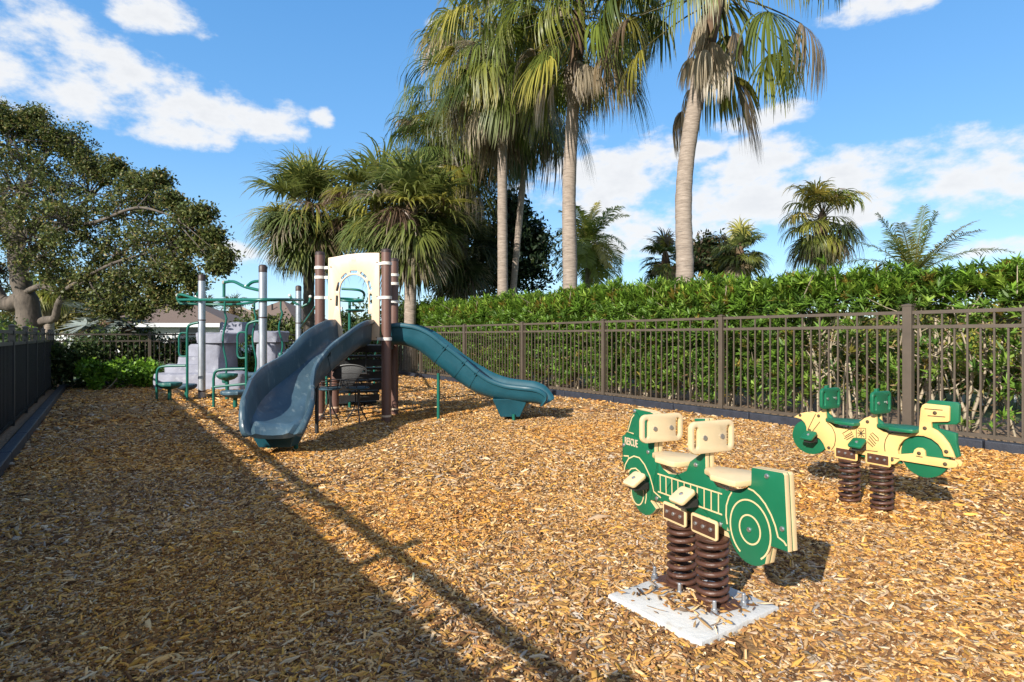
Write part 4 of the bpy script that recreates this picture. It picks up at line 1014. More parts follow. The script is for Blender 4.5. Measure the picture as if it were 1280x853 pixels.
def fan_palm(name, label, base, top, r0, r1, n, pet, Rf, seed, droop=.5, hang=2.2, dead=8, nseg=34, wid=.045, pal=PALM_G, elr=(80, -55), spread=2.1, group=None, boot=.9, trunk_m=None, mid=None, K=7, cup=.25, fibre=True, bias=None):
    g = np.random.default_rng(seed); base = Vector(base); top = Vector(top)
    t = thing(name, label, 'palm tree', (base.x, base.y, 0), 0, group)
    b = Vector((0, 0, -.15)); tp_ = top-Vector((base.x, base.y, 0)); md = mid if mid else b.lerp(tp_, .5)
    trunk_mesh('trunk', [b, b.lerp(md, .5) if not mid else mid*.5, md, tp_], [r0*1.25, r0, r0*.92, (r0+r1)/2, r1], trunk_m or M_trunk, t, 16, .018, seed)
    if fibre:
        mb = MB(); tdir = (tp_-md).normalized(); q0 = tp_-tdir*boot
        mb.tube([q0, q0.lerp(tp_, .4), q0.lerp(tp_, .8), tp_+tdir*.25, tp_+tdir*.5], [r1*1.02, r1*1.25, r1*1.35, r1*1.0, r1*.3], 12)
        mb.build('fibre_sheath', M_boot, t, smooth=True)
    parts = []; ga = math.pi*(3-math.sqrt(5)); o = np.array(tp_)
    for i in range(n):
        u = (i+.5)/n; el = R(elr[0]+(elr[1]-elr[0])*u**.85)+g.normal(0, .24); az = ga*i+g.normal(0, .25)
        if bias is not None and el < .5: pass
        col = pick(pal, 1, .12, g)[0]
        if g.random() < (.32 if u > .8 else .07): col = pick(PALM_D, 1, .15, g)[0]
        bp = o+np.array([0, 0, (.35-.6*u)*boot*.8])
        parts += fan_frond(az, el, pet*g.uniform(.8, 1.15)*(1-.25*(u < .12)), Rf*g.uniform(.85, 1.1), nseg, spread, droop*(1+.35*u), wid, col, g, hang, K, cup, base=bp)
    for i in range(dead):
        az = g.uniform(0, 6.28); bp = o+np.array([0, 0, -g.uniform(.1, .6)*boot])
        parts += fan_frond(az, R(g.uniform(-70, -25)), pet*g.uniform(.25, .7), Rf*g.uniform(.55, .85), nseg, 1.0, droop*2.0, wid*.8, pick(PALM_D, 1, .15, g)[0], g, 1.0, K, .05, (.36,.30,.22), base=bp)
    V, Q, c = merge(parts); npmesh('crown', V, Q, c, M_palm, t, smooth=False)
    return t
def fibre_bunch(t, name, c, r, n, seed, m=M_palm):
    """dry hanging flower stalks"""
    g = np.random.default_rng(seed); d = randdir(n, g); d[:, 2] = -np.abs(d[:, 2])*.8+.25
    P = [np.repeat(np.array(c)[None], n, 0)]
    cur = nrm(d)
    for i in range(5): cur = nrm(cur+np.array([0, 0, -.35])+g.normal(0, .12, (n, 3))); P.append(P[-1]+cur*r/4*g.uniform(.6, 1.2, (n, 1)))
    P = np.stack(P, 1); w = np.linspace(.018, .006, 6)[None, :, None]*nrm(np.cross(P[:, -1]-P[:, 0], randdir(n, g)))[:, None]
    V = np.stack([P-w, P+w], 2).reshape(-1, 3); idx = np.arange(n*12).reshape(n, 6, 2)
    Q = np.stack([idx[:, :-1, 0], idx[:, :-1, 1], idx[:, 1:, 1], idx[:, 1:, 0]], -1).reshape(-1, 4)
    npmesh(name, V, Q, np.repeat(pick([((.17,.105,.07),3),((.24,.16,.11),2),((.11,.07,.045),2)], n, .2, g), 12, 0), m, t)

# tall drooping ribbon palms behind the hedge
RP = dict(hang=.9, nseg=34, wid=.040, spread=1.25, cup=.10)
p = W(713, 360, 14.0); fan_palm('ribbon_palm', 'tall ribbon palm with pale ringed trunk between the slide and the leaning palm', p, W(724, 20, 14.0), .185, .13, 54, 1.5, 1.6, 11, droop=.85, dead=7, boot=1.7, elr=(80,-40), mid=W(712, 215, 14.0)-Vector((p.x, p.y, 0)), **RP)
p = W(854, 350, 12.0); fan_palm('ribbon_palm', 'leaning ribbon palm at the right with dead grey fronds hanging down its trunk', p, W(900, -35, 12.0), .185, .14, 44, 2.0, 1.65, 23, droop=.9, dead=14, boot=2.9, elr=(75,-20), mid=W(858, 200, 12.0)-Vector((p.x, p.y, 0)), **RP)
p = W(629, 372, 16.5); fan_palm('ribbon_palm', 'ribbon palm with a straight trunk rising in front of the dark broadleaf tree', p, W(627, 70, 16.5), .16, .12, 60, 1.5, 1.8, 37, droop=.88, dead=6, boot=2.0, elr=(80,-50), **RP)
p = W(574, 380, 21.5); fan_palm('ribbon_palm', 'ribbon palm with long weeping fronds above the right cabbage palm', p, W(586, 130, 21.5), .16, .12, 62, 1.9, 2.4, 41, droop=.95, dead=6, boot=1.6, elr=(85,-45), **RP)
p = W(632, 378, 19.5); fan_palm('ribbon_palm', 'weeping ribbon palm whose fronds hang between the two pale trunks', p, W(664, 110, 19.5), .12, .10, 50, 1.6, 2.1, 47, droop=1.0, dead=3, boot=1.4, elr=(75,-50), pal=[((.06,.095,.022),4),((.09,.12,.026),3),((.12,.135,.025),2)], **RP)
p = W(548, 385, 20.5); fan_palm('ribbon_palm', 'lower ribbon palm whose weeping fronds overlap the bright cabbage palm', p, W(556, 205, 20.5), .15, .12, 52, 1.35, 1.75, 43, droop=.9, dead=9, boot=1.3, elr=(82,-50), **RP)
# cabbage palms
kw = dict(droop=.36, hang=1.5, nseg=36, wid=.062, pal=SABAL_G, spread=2.3, cup=.35)
p = W(386, 420, 20.0); t = fan_palm('cabbage_palm', 'round cabbage palm rising behind the cream arch panel', p, W(386, 268, 20.0), .2, .17, 96, 1.15, 1.45, 53, dead=10, boot=.7, elr=(86,-72), trunk_m=M_bark, **kw)
for k_, (a_, b_) in enumerate(((366, 272), (428, 272), (424, 236))): fibre_bunch(t, 'flower_stalk', np.array(W(a_, b_, 18.9)-Vector((p.x, p.y, 0))), .62, 160, 60+k_)
p = W(512, 420, 17.0); t = fan_palm('cabbage_palm', 'cabbage palm with bright lower fronds right of the brown tower posts', p, W(514, 272, 17.0), .19, .17, 88, 1.05, 1.35, 59, dead=8, boot=.7, elr=(84,-72), trunk_m=M_trunk, **kw)
fibre_bunch(t, 'flower_stalk', np.array(W(496, 260, 16.0)-Vector((p.x, p.y, 0))), .9, 170, 71)
p = W(497, 420, 18.0); fan_palm('cabbage_palm', 'slender cabbage palm half hidden behind the bright cabbage palm', p, W(474, 255, 18.5), .12, .12, 50, 1.1, 1.3, 61, dead=5, boot=.6, elr=(80,-50), trunk_m=M_bark, **kw)
p = W(578, 420, 20.0); fan_palm('cabbage_palm', 'short dark cabbage palm left of the dark broadleaf tree', p, W(572, 312, 20.0), .3, .28, 56, 1.0, 1.3, 67, dead=8, boot=.9, elr=(80,-60), trunk_m=M_boot, droop=.34, hang=1.6, nseg=36, wid=.05, pal=[((.04,.06,.02),3),((.06,.08,.025),3)], spread=2.3, cup=.35)
# palms beyond the hedge on the right
p = W(1030, 420, 21.0); fan_palm('fan_palm', 'fan palm with yellowing skirt beyond the hedge above the motorcycle rider', p, W(1028, 278, 21.0), .17, .14, 50, .95, 1.05, 73, droop=.62, hang=1.1, dead=10, nseg=30, wid=.05, boot=1.0, elr=(80,-65), pal=[((.16,.19,.04),4),((.25,.25,.045),3),((.33,.26,.05),2)])
p = W(836, 420, 26.0); fan_palm('cabbage_palm', 'small cabbage palm just left of the leaning palm trunk over the hedge', p, W(832, 326, 26.0), .15, .15, 34, .7, .85, 79, dead=4, boot=.6, elr=(80,-40), trunk_m=M_bark, **kw)
p = W(930, 420, 25.0); fan_palm('cabbage_palm', 'brownish cabbage palm over the hedge right of the leaning palm trunk', p, W(925, 318, 25.0), .15, .15, 36, .75, .85, 83, dead=14, boot=.6, elr=(80,-40), trunk_m=M_bark, **kw)
# distant skirted palms at the left
p = W(62, 420, 19.0); fan_palm('fan_palm', 'slim palm with dry skirt beside the oak trunk', p, W(60, 352, 19.0), .16, .14, 26, .6, .7, 89, droop=.6, hang=1.2, dead=22, nseg=24, wid=.05, boot=.8, elr=(70,-60))
p = W(287, 420, 42.0); fan_palm('cabbage_palm', 'distant cabbage palm in front of the pale house', p, W(290, 390, 42.0), .2, .2, 40, .8, 1.0, 97, dead=5, boot=.5, elr=(80,-60), trunk_m=M_bark, droop=.34, hang=1.6, nseg=24, wid=.07, pal=[((.12,.12,.03),3),((.09,.10,.03),3),((.17,.14,.05),2)], spread=2.3)
p = W(258, 420, 44.0); fan_palm('cabbage_palm', 'distant low cabbage palm at the corner of the brown roof', p, W(256, 394, 44.0), .2, .2, 36, .8, .9, 98, dead=5, boot=.5, elr=(80,-60), trunk_m=M_bark, droop=.34, hang=1.6, nseg=24, wid=.07, pal=[((.12,.12,.03),3),((.09,.10,.03),3)], spread=2.3)

# silver fan palm left
p = W(134, 430, 13.9); fan_palm('silver_palm', 'silver blue fan palm behind the shaded back fence', p, W(138, 400, 13.9), .17, .17, 44, .5, .66, 101, droop=.05, hang=2, dead=0, nseg=26, wid=.085, boot=.4, elr=(75,-35), trunk_m=M_bark, pal=[((.42,.48,.46),3),((.34,.40,.38),3),((.50,.54,.50),2)], spread=2.2, cup=.2, K=4)

# ---- feather palms
def feather_palm(name, label, base, top, r0, n, L, seed, arch=.9, elr=(78, -15), pal=PALM_G, lw=.03, ll=.42, nl=44, group=None):
    g = np.random.default_rng(seed); t = thing(name, label, 'palm tree', (base[0], base[1], 0), 0, group)
    o = Vector(top)-Vector((base[0], base[1], 0)); trunk_mesh('trunk', [Vector((0,0,-.1)), o*.33, o*.66, o], [r0*1.2, r0, r0*.9, r0*.8], M_trunk, t, 12, .02, seed)
    parts = []; ga = math.pi*(3-math.sqrt(5))
    for i in range(n):
        u = (i+.5)/n; el = R(elr[0]+(elr[1]-elr[0])*u)+g.normal(0, .08); az = ga*i+g.normal(0, .15)
        d = np.array([math.cos(el)*math.cos(az), math.cos(el)*math.sin(az), math.sin(el)]); P = [np.array(o)]; Lf = L*g.uniform(.85, 1.1); K = 12; D = []
        for k in range(K): d = nrm(d+np.array([0, 0, -arch/K*(k/K+.3)*2*max(.35, math.cos(el))])); D.append(d); P.append(P[-1]+d*Lf/K)
        P = np.array(P); D = np.array(D+[D[-1]]); s = nrm(np.cross(D, UP)+1e-6); nn = np.cross(s, D)
        w = np.linspace(.022, .005, K+1)[:, None]; V = np.stack([P-s*w, P+nn*w, P+s*w], 1).reshape(-1, 3)
        Q = np.array([(k*3+j, k*3+j+1, k*3+3+j+1, k*3+3+j) for k in range(K) for j in range(2)])
        parts.append((V, Q, np.tile([[.14,.13,.04]], (len(V), 1))))
        tt = np.linspace(.12, .99, nl); ip = np.stack([np.interp(tt*K, np.arange(K+1), P[:, a]) for a in range(3)], 1); idr = np.stack([np.interp(tt*K, np.arange(K+1), D[:, a]) for a in range(3)], 1)
        iss = np.stack([np.interp(tt*K, np.arange(K+1), s[:, a]) for a in range(3)], 1); inn = np.stack([np.interp(tt*K, np.arange(K+1), nn[:, a]) for a in range(3)], 1)
        col = pick(pal, 1, .1, g)[0]
        for sg in (-1, 1):
            ld_ = nrm(idr*.55+iss*sg+inn*g.normal(.15, .18, (nl, 1))); ln = ll*np.interp(tt, [0, .3, .7, 1], [.5, 1, .9, .35])*g.uniform(.85, 1.1, nl)
            m1 = ip+ld_*ln[:, None]*.5; tipd = nrm(ld_+np.array([0, 0, -.45])); m2 = m1+tipd*ln[:, None]*.5; wv = nrm(np.cross(ld_, inn))*lw/2
            V = np.stack([ip-wv*.5, ip+wv*.5, m1+wv, m1-wv, m2+wv*.1, m2-wv*.1], 1).reshape(-1, 3)
            Q = (np.arange(nl)[:, None, None]*6+np.array([[0,1,2,3],[3,2,4,5]])[None]).reshape(-1, 4)
            c = np.repeat(col*(1+.12*g.standard_normal((nl, 1))), 6, 0).clip(.005, .8); parts.append((V, Q, c))
    V, Q, c = merge(parts); npmesh('crown', V, Q, c, M_palm, t); return t
p = W(735, 420, 29); feather_palm('queen_palm', 'feathery queen palm beyond the hedge right of the pale palm trunk', p, W(735, 308, 29), .16, 30, 2.6, 103, arch=1.9, elr=(78,-30), pal=[((.19,.23,.04),3),((.26,.27,.05),3),((.32,.27,.06),1)], lw=.06, ll=.75)
p = W(1142, 420, 13.5); feather_palm('date_palm', 'feathery date palm rising above the right end of the hedge', p, W(1142, 345, 13.5), .13, 18, 1.75, 107, arch=.8, elr=(80,0), pal=[((.14,.19,.045),3),((.19,.23,.05),3),((.26,.23,.05),1.5)], lw=.026, ll=.34)

# ---- broadleaf trees
def limb_tree(t, limbs, blobs, nclump, nleaf, L, Wd, pal, seed, m=M_bark, cr=.34, twig=.018, mleaf=M_leaf):
    """limbs: list of (points, radii) in local space; blobs: (centre, radius)"""
    g = np.random.default_rng(seed); first = True
    mbw = MB(); nodes = []
    for pts, rads in limbs:
        P = catmull(pts, 6); rr = np.interp(np.linspace(0, 1, len(P)), np.linspace(0, 1, len(rads)), rads)*(1+.05*g.standard_normal(len(P)))
        mbw.tube(P, list(rr), 10); nodes += [(np.array(q), r) for q, r in zip(P, rr)]
    NP = np.array([n[0] for n in nodes]); parts = []; cl = []
    for c, r in blobs:
        c = np.array(c); rad = np.array(r) if hasattr(r, '__len__') else np.array([r]*3)
        d = randdir(nclump, g)*np.cbrt(g.uniform(.12, 1, (nclump, 1))); q = c+d*rad
        # branch to the blob, twigs to the clumps
        ne = max(3, nclump//5); de = nrm(randdir(ne, g)+np.array([0, 0, .35])); q = np.concatenate([q, c+de*rad*g.uniform(1.05, 1.75, (ne, 1))])
        j = np.argmin(((NP-c)**2).sum(1)); a = Vector(NP[j]); b = Vector(c); k = a.lerp(b, .5)+Vector(g.normal(0, .2, 3))*(b-a).length*.6
        mbw.tube(catmull([a, k, b], 5), [max(.015, min(.05, nodes[j][1]*.6))*x for x in np.linspace(1, .35, 11)], 6)
        for x in np.concatenate([q[:nclump:2], q[nclump:]]): 
            kk = Vector(c).lerp(Vector(x), .5)+Vector(g.normal(0, .08, 3)); mbw.tube([c, kk, x], [twig, twig*.6, twig*.25], 4, caps=False)
        cl.append(q)
    mbw.build('trunk', m, t, smooth=True)
    q = np.concatenate(cl); n = len(q)*nleaf; base = np.repeat(q, nleaf, 0)+g.normal(0, 1, (n, 3))*np.array([cr, cr, cr*.7])*g.uniform(.4, 1, (n, 1))
    dd = nrm(randdir(n, g)+np.array([0, 0, .25])); nn = nrm(randdir(n, g)+np.array([0, 0, .9])+np.array(sdir)*.3)
    col = pick(pal, n, .2, g); hue = np.repeat(1+.15*g.standard_normal((len(q), 1)), nleaf, 0); col = (col*hue).clip(.006, .6)
    V, Q, c = leaves(base, dd, nn, L*g.uniform(.6, 1.3, n), Wd*g.uniform(.7, 1.2, n), col)
    npmesh('crown', V, Q, c, mleaf, t)
z = 14.0
p = W(36, 440, z); oak = thing('oak_tree', 'large spreading live oak overhanging the left fence', 'tree', (p.x, p.y, 0)); po = Vector((p.x, p.y, 0))
OW = lambda px, py, zz=z: W(px, py, zz)-po
limbs = [([Vector((0,0,-.1)), OW(36,395), OW(28,360), OW(20,318), OW(22,270), OW(40,220)], [.34,.26,.21,.18,.13,.06]),
         ([OW(36,418), OW(52,402), OW(68,398,13.6), OW(74,378,13.4), OW(92,360,13.2), OW(130,335,13), OW(170,300,13)], [.13,.10,.085,.075,.065,.05,.03]),
         ([OW(28,375), OW(14,380), OW(0,375), OW(-14,345), OW(-30,300)], [.22,.2,.18,.15,.1]),
         ([OW(30,366), OW(52,358,13.5), OW(76,364,13.2), OW(98,352,12.8), OW(140,330,12.4), OW(190,315,12.2)], [.075,.062,.05,.042,.032,.015]),
         ([OW(24,335), OW(45,310,14.5), OW(80,285,15), OW(110,250,15), OW(135,225,15)], [.15,.10,.07,.045,.02]),
         ([OW(22,300), OW(60,270,13), OW(110,280,12.6), OW(170,260,12.3), OW(215,270,12.1)], [.07,.05,.04,.03,.015]),
         ([OW(20,310), OW(0,260), OW(-20,235), OW(-28,225)], [.18,.14,.1,.05])]
u_ = z/F
bl = [(15,175,44,14),(60,200,42,14.5),(22,225,52,14),(75,250,52,13.4),(18,280,56,14),(118,232,42,14.6),(110,285,46,13),(60,310,42,13.6),(8,330,34,14.6),(160,262,40,13),(150,310,42,12.8),(195,290,42,12.4),
      (190,240,28,13),(225,300,34,12.2),(250,285,24,12.1),(205,335,28,12.2),(165,345,28,12.6),(120,335,34,13),(230,330,20,12),(265,300,14,12),(95,350,22,13.4),(140,372,18,12.8),(205,360,16,12.2),(60,160,24,14.5),(130,205,20,14.6),(175,220,16,13.4),
      (-28,230,42,14),(-35,290,34,13.6),(285,312,10,11.8),(240,262,14,12.2),(30,150,20,14.5),(95,172,20,14.5),(5,140,16,14),(40,290,44,12.8),(90,270,36,12.6),(30,230,44,13),(0,128,12,14.5),(48,138,12,14.6),(78,165,11,14.5),(112,195,11,14.6),(150,200,10,14.2),(205,215,11,13),(222,243,12,12.4),(258,258,10,12.1),(272,285,9,12),(278,325,9,11.8),(248,345,10,12),(232,368,10,12.2),(180,378,12,12.6)]
limb_tree(oak, limbs, [(OW(a-6, b+10, zz), tuple(r*zz/F*(.78 if a > 155 else .92)*q_ for q_ in (1, 1, .9))) for a, b, r, zz in bl], 40, 34, .078, .048, GREENS_OAK, 5, cr=.13)
# dark broadleaf tree between the palms
def bush_tree(name, label, cx, base_y, blobs, zz, pal, seed, nclump=40, nleaf=30, L=.16, Wd=.08, cr=.25, trunk=.14, group=None, mleaf=M_leaf, cat='tree'):
    p = W(cx, base_y, zz); t = thing(name, label, cat, (p.x, p.y, 0), 0, group); po = Vector((p.x, p.y, 0))
    B_ = [(W(a, b, zz+dz_)-po, r*zz/F) for a, b, r, dz_ in blobs]; top = B_[0][0]
    limb_tree(t, [([Vector((0,0,-.1)), top*.4+Vector((.05,.03,0)), top*.8, top], [trunk, trunk*.8, trunk*.6, trunk*.3])], B_, nclump, nleaf, L, Wd, pal, seed, cr=cr, twig=.012, mleaf=mleaf); return t
bush_tree('broadleaf_tree', 'dark glossy broadleaf tree in the gap behind the palm trunks', 640, 420, [(640,290,32,0),(655,320,30,0),(620,330,38,.5),(650,345,34,.5),(600,345,30,1),(635,265,18,0),(665,300,14,0),(610,300,26,1),(580,350,22,1.5)], 23, GREENS_DK, 201, 46, 30, .22, .11, .28)
bush_tree('broadleaf_tree', 'small dark round tree just right of the leaning palm trunk', 885, 420, [(885,312,14,0),(900,322,16,0),(872,322,14,.5),(885,330,18,0),(910,318,10,0)], 27, [((.03,.05,.015),3),((.05,.06,.02),2),((.09,.06,.03),1)], 203, 40, 26, .22, .12, .25)
bush_tree('background_tree', 'olive tree in the distance behind the oak trunk', 92, 420, [(92,396,20,0),(75,400,16,0),(112,402,16,0),(95,385,12,0),(20,404,22,3)], 26, [((.15,.13,.035),3),((.11,.11,.03),3),((.20,.17,.06),1)], 205, 40, 26, .22, .12, .28)
bush_tree('background_tree', 'bushy green tree between the two brown roofs', 325, 420, [(325,412,14,0),(345,415,14,0),(310,416,12,0),(372,417,12,0)], 30, [((.07,.10,.025),3),((.12,.13,.035),2)], 207, 36, 26, .24, .13, .3)
bush_tree('background_tree', 'low green tree beyond the tower between arch and slide', 500, 420, [(470,405,22,0),(505,400,20,0),(540,398,20,0),(440,412,20,0)], 33, [((.05,.08,.02),3),((.08,.10,.03),2)], 209, 36, 26, .26, .14, .35)

# ---- oleander hedge behind the right fence
def hedge_variant(seed, ly, lx, ht, bare=0.0):
    g = np.random.default_rng(seed); mbs = MB(); tips = []
    for i in range(11):
        b = Vector((g.uniform(-.18, .18)*lx/.9, g.uniform(-.42, .42)*ly, -.05)); k = b+Vector((g.normal(0, .10), g.normal(0, .16), ht*.42)); e = k+Vector((g.normal(0, .16), g.normal(0, .24), ht*.42))
        r = g.uniform(.011, .022); mbs.tube(catmull([b, k, e], 4), [r, r*.95, r*.9, r*.85, r*.8, r*.75, r*.65, r*.55, r*.4], 6, caps=False)
        for j in range(5):
            q = k.lerp(e, g.uniform(-.5, 1)); e2 = q+Vector((g.normal(0, .22), g.normal(0, .26), g.uniform(.15, .5))); mbs.tube([q, q.lerp(e2, .5)+Vector(g.normal(0, .03, 3)), e2], [r*.5, r*.4, r*.2], 5, caps=False)
    # rosettes: dense along the clipped top, looser down the faces
    nt, nf, ni = 430, int(560*(1-bare)), int(240*(1-bare))
    T = np.stack([g.uniform(-lx/2, lx/2, nt), g.uniform(-ly/2, ly/2, nt), ht-g.gamma(1.6, .085, nt)+.05*np.sin(g.uniform(0, 6, nt))], 1)
    T[:, 2] -= .12*(np.abs(T[:, 0])/(lx/2))**3
    Fz = g.beta(1.5, 1.15, nf)*(ht-.25)+.12; Fc = np.stack([np.where(g.random(nf) < .75, -1, 1)*(lx/2-g.gamma(1.5, .06, nf)), g.uniform(-ly/2, ly/2, nf), Fz], 1)
    I = np.stack([g.uniform(-lx/2, lx/2, ni), g.uniform(-ly/2, ly/2, ni), g.uniform(.3, ht-.2, ni)], 1)
    ns = 26; S_ = np.stack([g.uniform(-lx/2, lx/2, ns), g.uniform(-ly/2, ly/2, ns), ht+g.gamma(1.4, .035, ns)], 1)
    for x in S_[::2]: mbs.tube([(x[0]+g.normal(0, .03), x[1]+g.normal(0, .03), ht-.3), tuple(x)], [.006, .003], 4, caps=False)
    q = np.concatenate([T, Fc, I, S_])
    if bare: q = q[(q[:, 2] > ht*.72) | (g.random(len(q)) < .55)]
    out_ = np.concatenate([np.tile([0, 0, 1.0], (len(q), 1))]); out_[:, 0] += np.where(q[:, 0] < -lx*.3, -.75, np.where(q[:, 0] > lx*.3, .6, 0))*(q[:, 2] < ht*.85)
    ax = nrm(out_+g.normal(0, .32, (len(q), 3))); nl = 13; N = len(q)*nl
    A_ = np.repeat(ax, nl, 0); ph = randdir(N, g); rad = nrm(ph-A_*(ph*A_).sum(1, keepdims=True)); up = g.uniform(.25, 1.5, (N, 1)); dd = nrm(rad+A_*up)
    base = np.repeat(q, nl, 0)+A_*g.uniform(-.07, .03, (N, 1)); col = pick(GREENS_OL, len(q), .14, g)
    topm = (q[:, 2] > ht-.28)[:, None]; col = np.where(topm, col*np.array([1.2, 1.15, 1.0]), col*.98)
    yl = g.random(len(q)) < .035; col[yl] = np.array([.30, .22, .04])
    col = np.repeat(col, nl, 0)*(1+.13*g.standard_normal((N, 1)))
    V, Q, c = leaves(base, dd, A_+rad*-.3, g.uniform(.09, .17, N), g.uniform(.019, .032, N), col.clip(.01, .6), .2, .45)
    # dead twigs with brown leaves low down
    nb = 260; bq = np.stack([g.uniform(-lx/2, lx/2, nb), g.uniform(-ly/2, ly/2, nb), g.uniform(.2, ht*.75, nb)], 1)
    v2 = leaves(bq, randdir(nb, g), randdir(nb, g), g.uniform(.08, .15, nb), .022, pick([((.34,.24,.12),2),((.22,.14,.07),2),((.36,.30,.10),1)], nb, .2, g))
    V, Q, c = merge([(V, Q, c), v2]); return (V, Q, c), mbs
HG = [hedge_variant(301, 1.55, 1.0, 1.98), hedge_variant(302, 1.55, 1.0, 2.02), hedge_variant(303, 1.55, 1.0, 1.95), hedge_variant(304, 1.6, 1.0, 2.04, .70), hedge_variant(305, 1.6, 1.0, 2.0, .82)]
protos = {}
def hedge_plant(v, x, y, rz, sz, label, grp):
    if v not in protos:
        t = thing('oleander_shrub', label, 'shrub', (0, 0, 0), 0, grp); (V, Q, c), mbs = HG[v]
        npmesh('foliage', V, Q, c, M_leaf, t); mbs.build('stem', M_stem, t, smooth=True); protos[v] = t
    else: t = copy_tree(protos[v]); t['label'] = label
    t.location = (x, y, 0); t.rotation_euler = (0, 0, rz); t.scale = (1, 1, sz); return t
y = -3.4; i = 0
while y < YB+.6:
    bare = y < 4.0
    v = (3+i % 2) if bare else i % 3
    zt = 1.0 if y > 5 else .93 if y > 3 else .885 + .02*math.sin(i*1.7)
    hedge_plant(v, 8.05+.05*math.sin(i*2.1), y, math.pi*(i % 2)*0, zt, 'sparse leggy oleander at the right end of the hedge showing pale bare stems' if bare else 'dense clipped oleander forming the tall hedge behind the bronze fence',
                'leggy oleanders at the right end of the hedge' if bare else 'oleanders forming the tall hedge'); y += 1.18; i += 1

# ---- hedge and vines at the back fence
def leafy(name, label, cat, c, size, n, L, Wd, pal, seed, group=None, stems=6, droop=.0, lump=14):
    g = np.random.default_rng(seed); t = thing(name, label, cat, (c[0], c[1], 0), 0, group); sx, sy, sz = size
    lc = np.stack([g.uniform(-sx/2, sx/2, lump), g.uniform(-sy/2, sy/2, lump), sz*(.25+.6*g.random(lump))], 1); lr = g.uniform(.14, .30, lump)*min(1.6, sz+.35)
    j = g.integers(0, lump, n); b = lc[j]+randdir(n, g)*np.cbrt(g.uniform(.2, 1, (n, 1)))*lr[j][:, None]; b[:, 2] = np.abs(b[:, 2])
    dd = nrm(randdir(n, g)+np.array([0, 0, .5-droop])); V, Q, cc = leaves(b, dd, nrm(randdir(n, g)+np.array([-.4, -.2, .8])), L*g.uniform(.6, 1.3, n), Wd*g.uniform(.7, 1.2, n), pick(pal, n, .2, g))
    npmesh('foliage', V, Q, cc, M_leaf, t)
    mb = MB()
    for k in range(stems):
        a = Vector((g.uniform(-sx*.3, sx*.3), g.uniform(-sy*.3, sy*.3), -.05)); e = Vector(lc[k % lump]); mb.tube(catmull([a, a.lerp(e, .5)+Vector(g.normal(0, .05, 3)), e], 3), .010, 5, caps=False)
    mb.build('stem', M_stem, t, smooth=True); return t
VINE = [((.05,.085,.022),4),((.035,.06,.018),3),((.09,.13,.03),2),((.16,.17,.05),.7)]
for k in range(8):
    x = -.7+k*1.06; ht = [1.15,1.2,1.15,.9,.95,1.0,1.1,1.1][k]
    leafy('hedge_shrub', 'dark green hedge shrub growing through the back fence', 'shrub', (x, YK+.36), (1.1, .45, ht), [4200,4200,3600,2600,2600,2600,3000,3000][k], .085, .05, VINE, 400+k, 'hedge shrubs along the back fence', 8, lump=24)
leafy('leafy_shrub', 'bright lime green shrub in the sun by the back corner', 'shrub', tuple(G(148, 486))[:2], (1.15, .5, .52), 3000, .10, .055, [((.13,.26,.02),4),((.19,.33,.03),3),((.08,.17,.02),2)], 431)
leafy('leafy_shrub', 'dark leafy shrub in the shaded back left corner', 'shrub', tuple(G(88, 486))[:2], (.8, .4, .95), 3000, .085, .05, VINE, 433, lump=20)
leafy('leafy_shrub', 'yellow-green shrub between the two rock towers', 'shrub', tuple(LH(-5.4, 12.3))[:2], (.8, .4, .55), 1800, .10, .05, [((.15,.22,.03),4),((.24,.24,.05),2),((.08,.14,.02),2)], 435)
# low greenery under the hedge on the right and yellow shrubs beyond it
for k, (px, zz, lab) in enumerate(((1262, 8.6, 'yellow-green shrub behind the last fence panel at the right edge'), (1105, 9.2, 'yellow-green shrub behind the thick fence post'), (1180, 9.6, 'yellow-green shrub behind the leggy oleanders'))):
    q = W(px, 450, zz); leafy('leafy_shrub', lab, 'shrub', (q.x, q.y), (1.2, .9, 1.05), 3200, .11, .045, [((.30,.27,.03),3),((.20,.22,.03),3),((.10,.15,.03),3)], 441+k, lump=22)
for k in range(9):
    q = LH(2.2+k*1.45, 12.2-k*.35+.5*math.sin(k*2.3)); leafy('garden_shrub', 'olive and yellow garden shrub in the yard beyond the oleander hedge', 'shrub', (q.x, q.y), (2.0, 1.5, 1.75), 3000, .16, .07, [((.16,.17,.035),3),((.11,.14,.035),3),((.26,.22,.04),1)], 541+k, 'garden shrubs beyond the hedge', 6, lump=26)
# shaded hedge on the far side of the screened fence (its leaves break the fence's shadow)
for k in range(15):
    yy = -2.0+k*1.22
    leafy('side_shrub', 'low shrub showing over the top of the black screened fence', 'shrub', (XG-.64, yy), (.2, 1.2, 1.36), 1900, .08, .045, VINE+[((.16,.24,.03),2)], 470+k, 'shrubs behind the black screened fence', 5, lump=15)

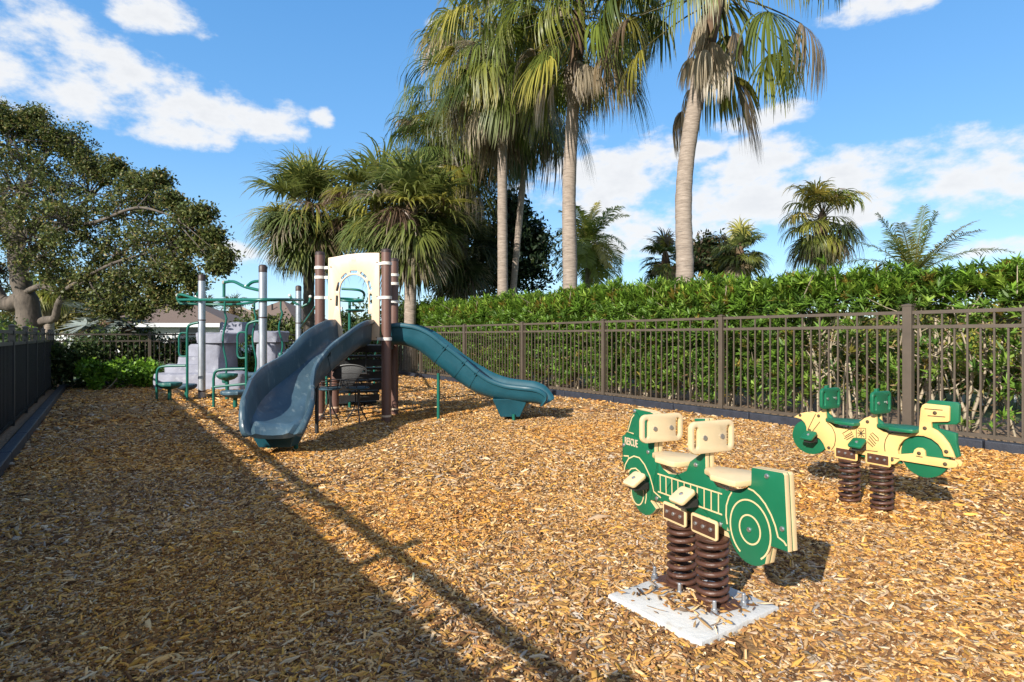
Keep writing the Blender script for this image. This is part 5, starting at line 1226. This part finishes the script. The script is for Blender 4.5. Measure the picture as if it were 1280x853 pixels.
# ================================================================== houses beyond the back fence
def hip_house(label, corner_px, zz, w, d, wall_h, roof_h, ang, mr, seed, over=.45, ridge=.35, win=True):
    c = W(corner_px, HY, zz); t = thing('house', label, 'house', (c.x, c.y, 0), ang); mb = MB()
    mb.box((0, 0, wall_h/2), (w, d, wall_h)); wl = mb.build('wall', M_wall, t)
    a, b = w/2+over, d/2+over; rl = (a-b) if a > b else 0.05; rl = max(.05, rl)
    mb = MB(); mb.add([(-a,-b,wall_h), (a,-b,wall_h), (a,b,wall_h), (-a,b,wall_h), (-rl,0,wall_h+roof_h), (rl,0,wall_h+roof_h), (-a,-b,wall_h-.02), (a,-b,wall_h-.02), (a,b,wall_h-.02), (-a,b,wall_h-.02)],
                      [(0,1,5,4),(1,2,5),(2,3,4,5),(3,0,4),(9,8,7,6)]); rf = mb.build('roof', mr, t)
    mb = MB()
    for s in (-1, 1): mb.box((0, s*(b+.01), wall_h-.06), (2*a+.04, .03, .2)); mb.box((s*(a+.01), 0, wall_h-.06), (.03, 2*b, .2))
    mb.build('fascia', M_wall, rf)
    mb = MB(); mb.tube([(rl*.5, -b*.35, wall_h+roof_h*.5), (rl*.5, -b*.35, wall_h+roof_h*.85)], .06, 8); mb.build('vent_pipe', M_dark, rf)
    if win:
        for x in (-w*.3, 0, w*.3):
            mb = MB(); mb.box((x, -d/2-.01, wall_h*.55), (1.3, .06, 1.3)); o = mb.build('window', M_wall, t); mb = MB(); mb.box((x, -d/2-.045, wall_h*.55), (1.15, .03, 1.15)); mb.build('pane', M_glass, o)
    return t
yaw = -math.atan2(SR, CR)
hip_house('white house with a broad brown hip roof behind the rock climber', 213, 33, 8.2, 7.0, 1.75, 1.55, yaw+.15, M_roof, 1)
hip_house('house with a dark brown roof between the galvanised posts', 353, 40, 6.0, 6.0, 1.6, 2.0, yaw-.2, M_roof, 2)
hip_house('distant pale house with tan gable roof beside the cabbage palm', 300, 58, 4.6, 6, 2.6, 1.6, yaw+.5, M_roof2, 3)
# white garden bench beyond the hedge, seen between the stems
q = W(1252, 458, 9.4); bt = thing('garden_bench', 'white slatted bench seen through the leggy stems at right', 'bench', (q.x, q.y, 0), yaw+.1)
for k in range(3): MB().box((0, -.1+k*.13, .44), (1.1, .11, .025)).build('seat_slat', M_wall, bt)
for k in range(3): MB().box((0, .27, .58+k*.13), (1.1, .025, .10)).build('back_slat', M_wall, bt)
for sx in (-.48, .48):
    MB().box((sx, -.12, .215), (.05, .05, .43)).build('leg', M_wall, bt); MB().box((sx, .24, .45), (.05, .05, .9)).build('leg', M_wall, bt)
# far tree line closing the horizon
g = np.random.default_rng(900); n = 26000
az_ = g.uniform(-.9, 1.15, n); dist = g.uniform(75, 95, n); hgt = 2.2+1.6*np.sin(az_*13)+1.2*np.sin(az_*31+1)+.8*np.sin(az_*67)
zz = g.uniform(0, 1, n)*hgt.clip(1.0, None)
lat, dep = dist*np.sin(az_), dist*np.cos(az_); b = np.stack([CR*lat+SR*dep, -SR*lat+CR*dep, zz], 1)
V, Q, c = leaves(b, nrm(randdir(n, g)+np.array([0,0,.4])), randdir(n, g), g.uniform(.6, 1.3, n), g.uniform(.5, .9, n), pick([((.06,.08,.025),3),((.09,.10,.035),2),((.12,.12,.05),1)], n, .2, g))
tag(npmesh('treeline', V, Q, c, M_leaf), 'far low line of trees along the horizon', 'tree line', kind='stuff')
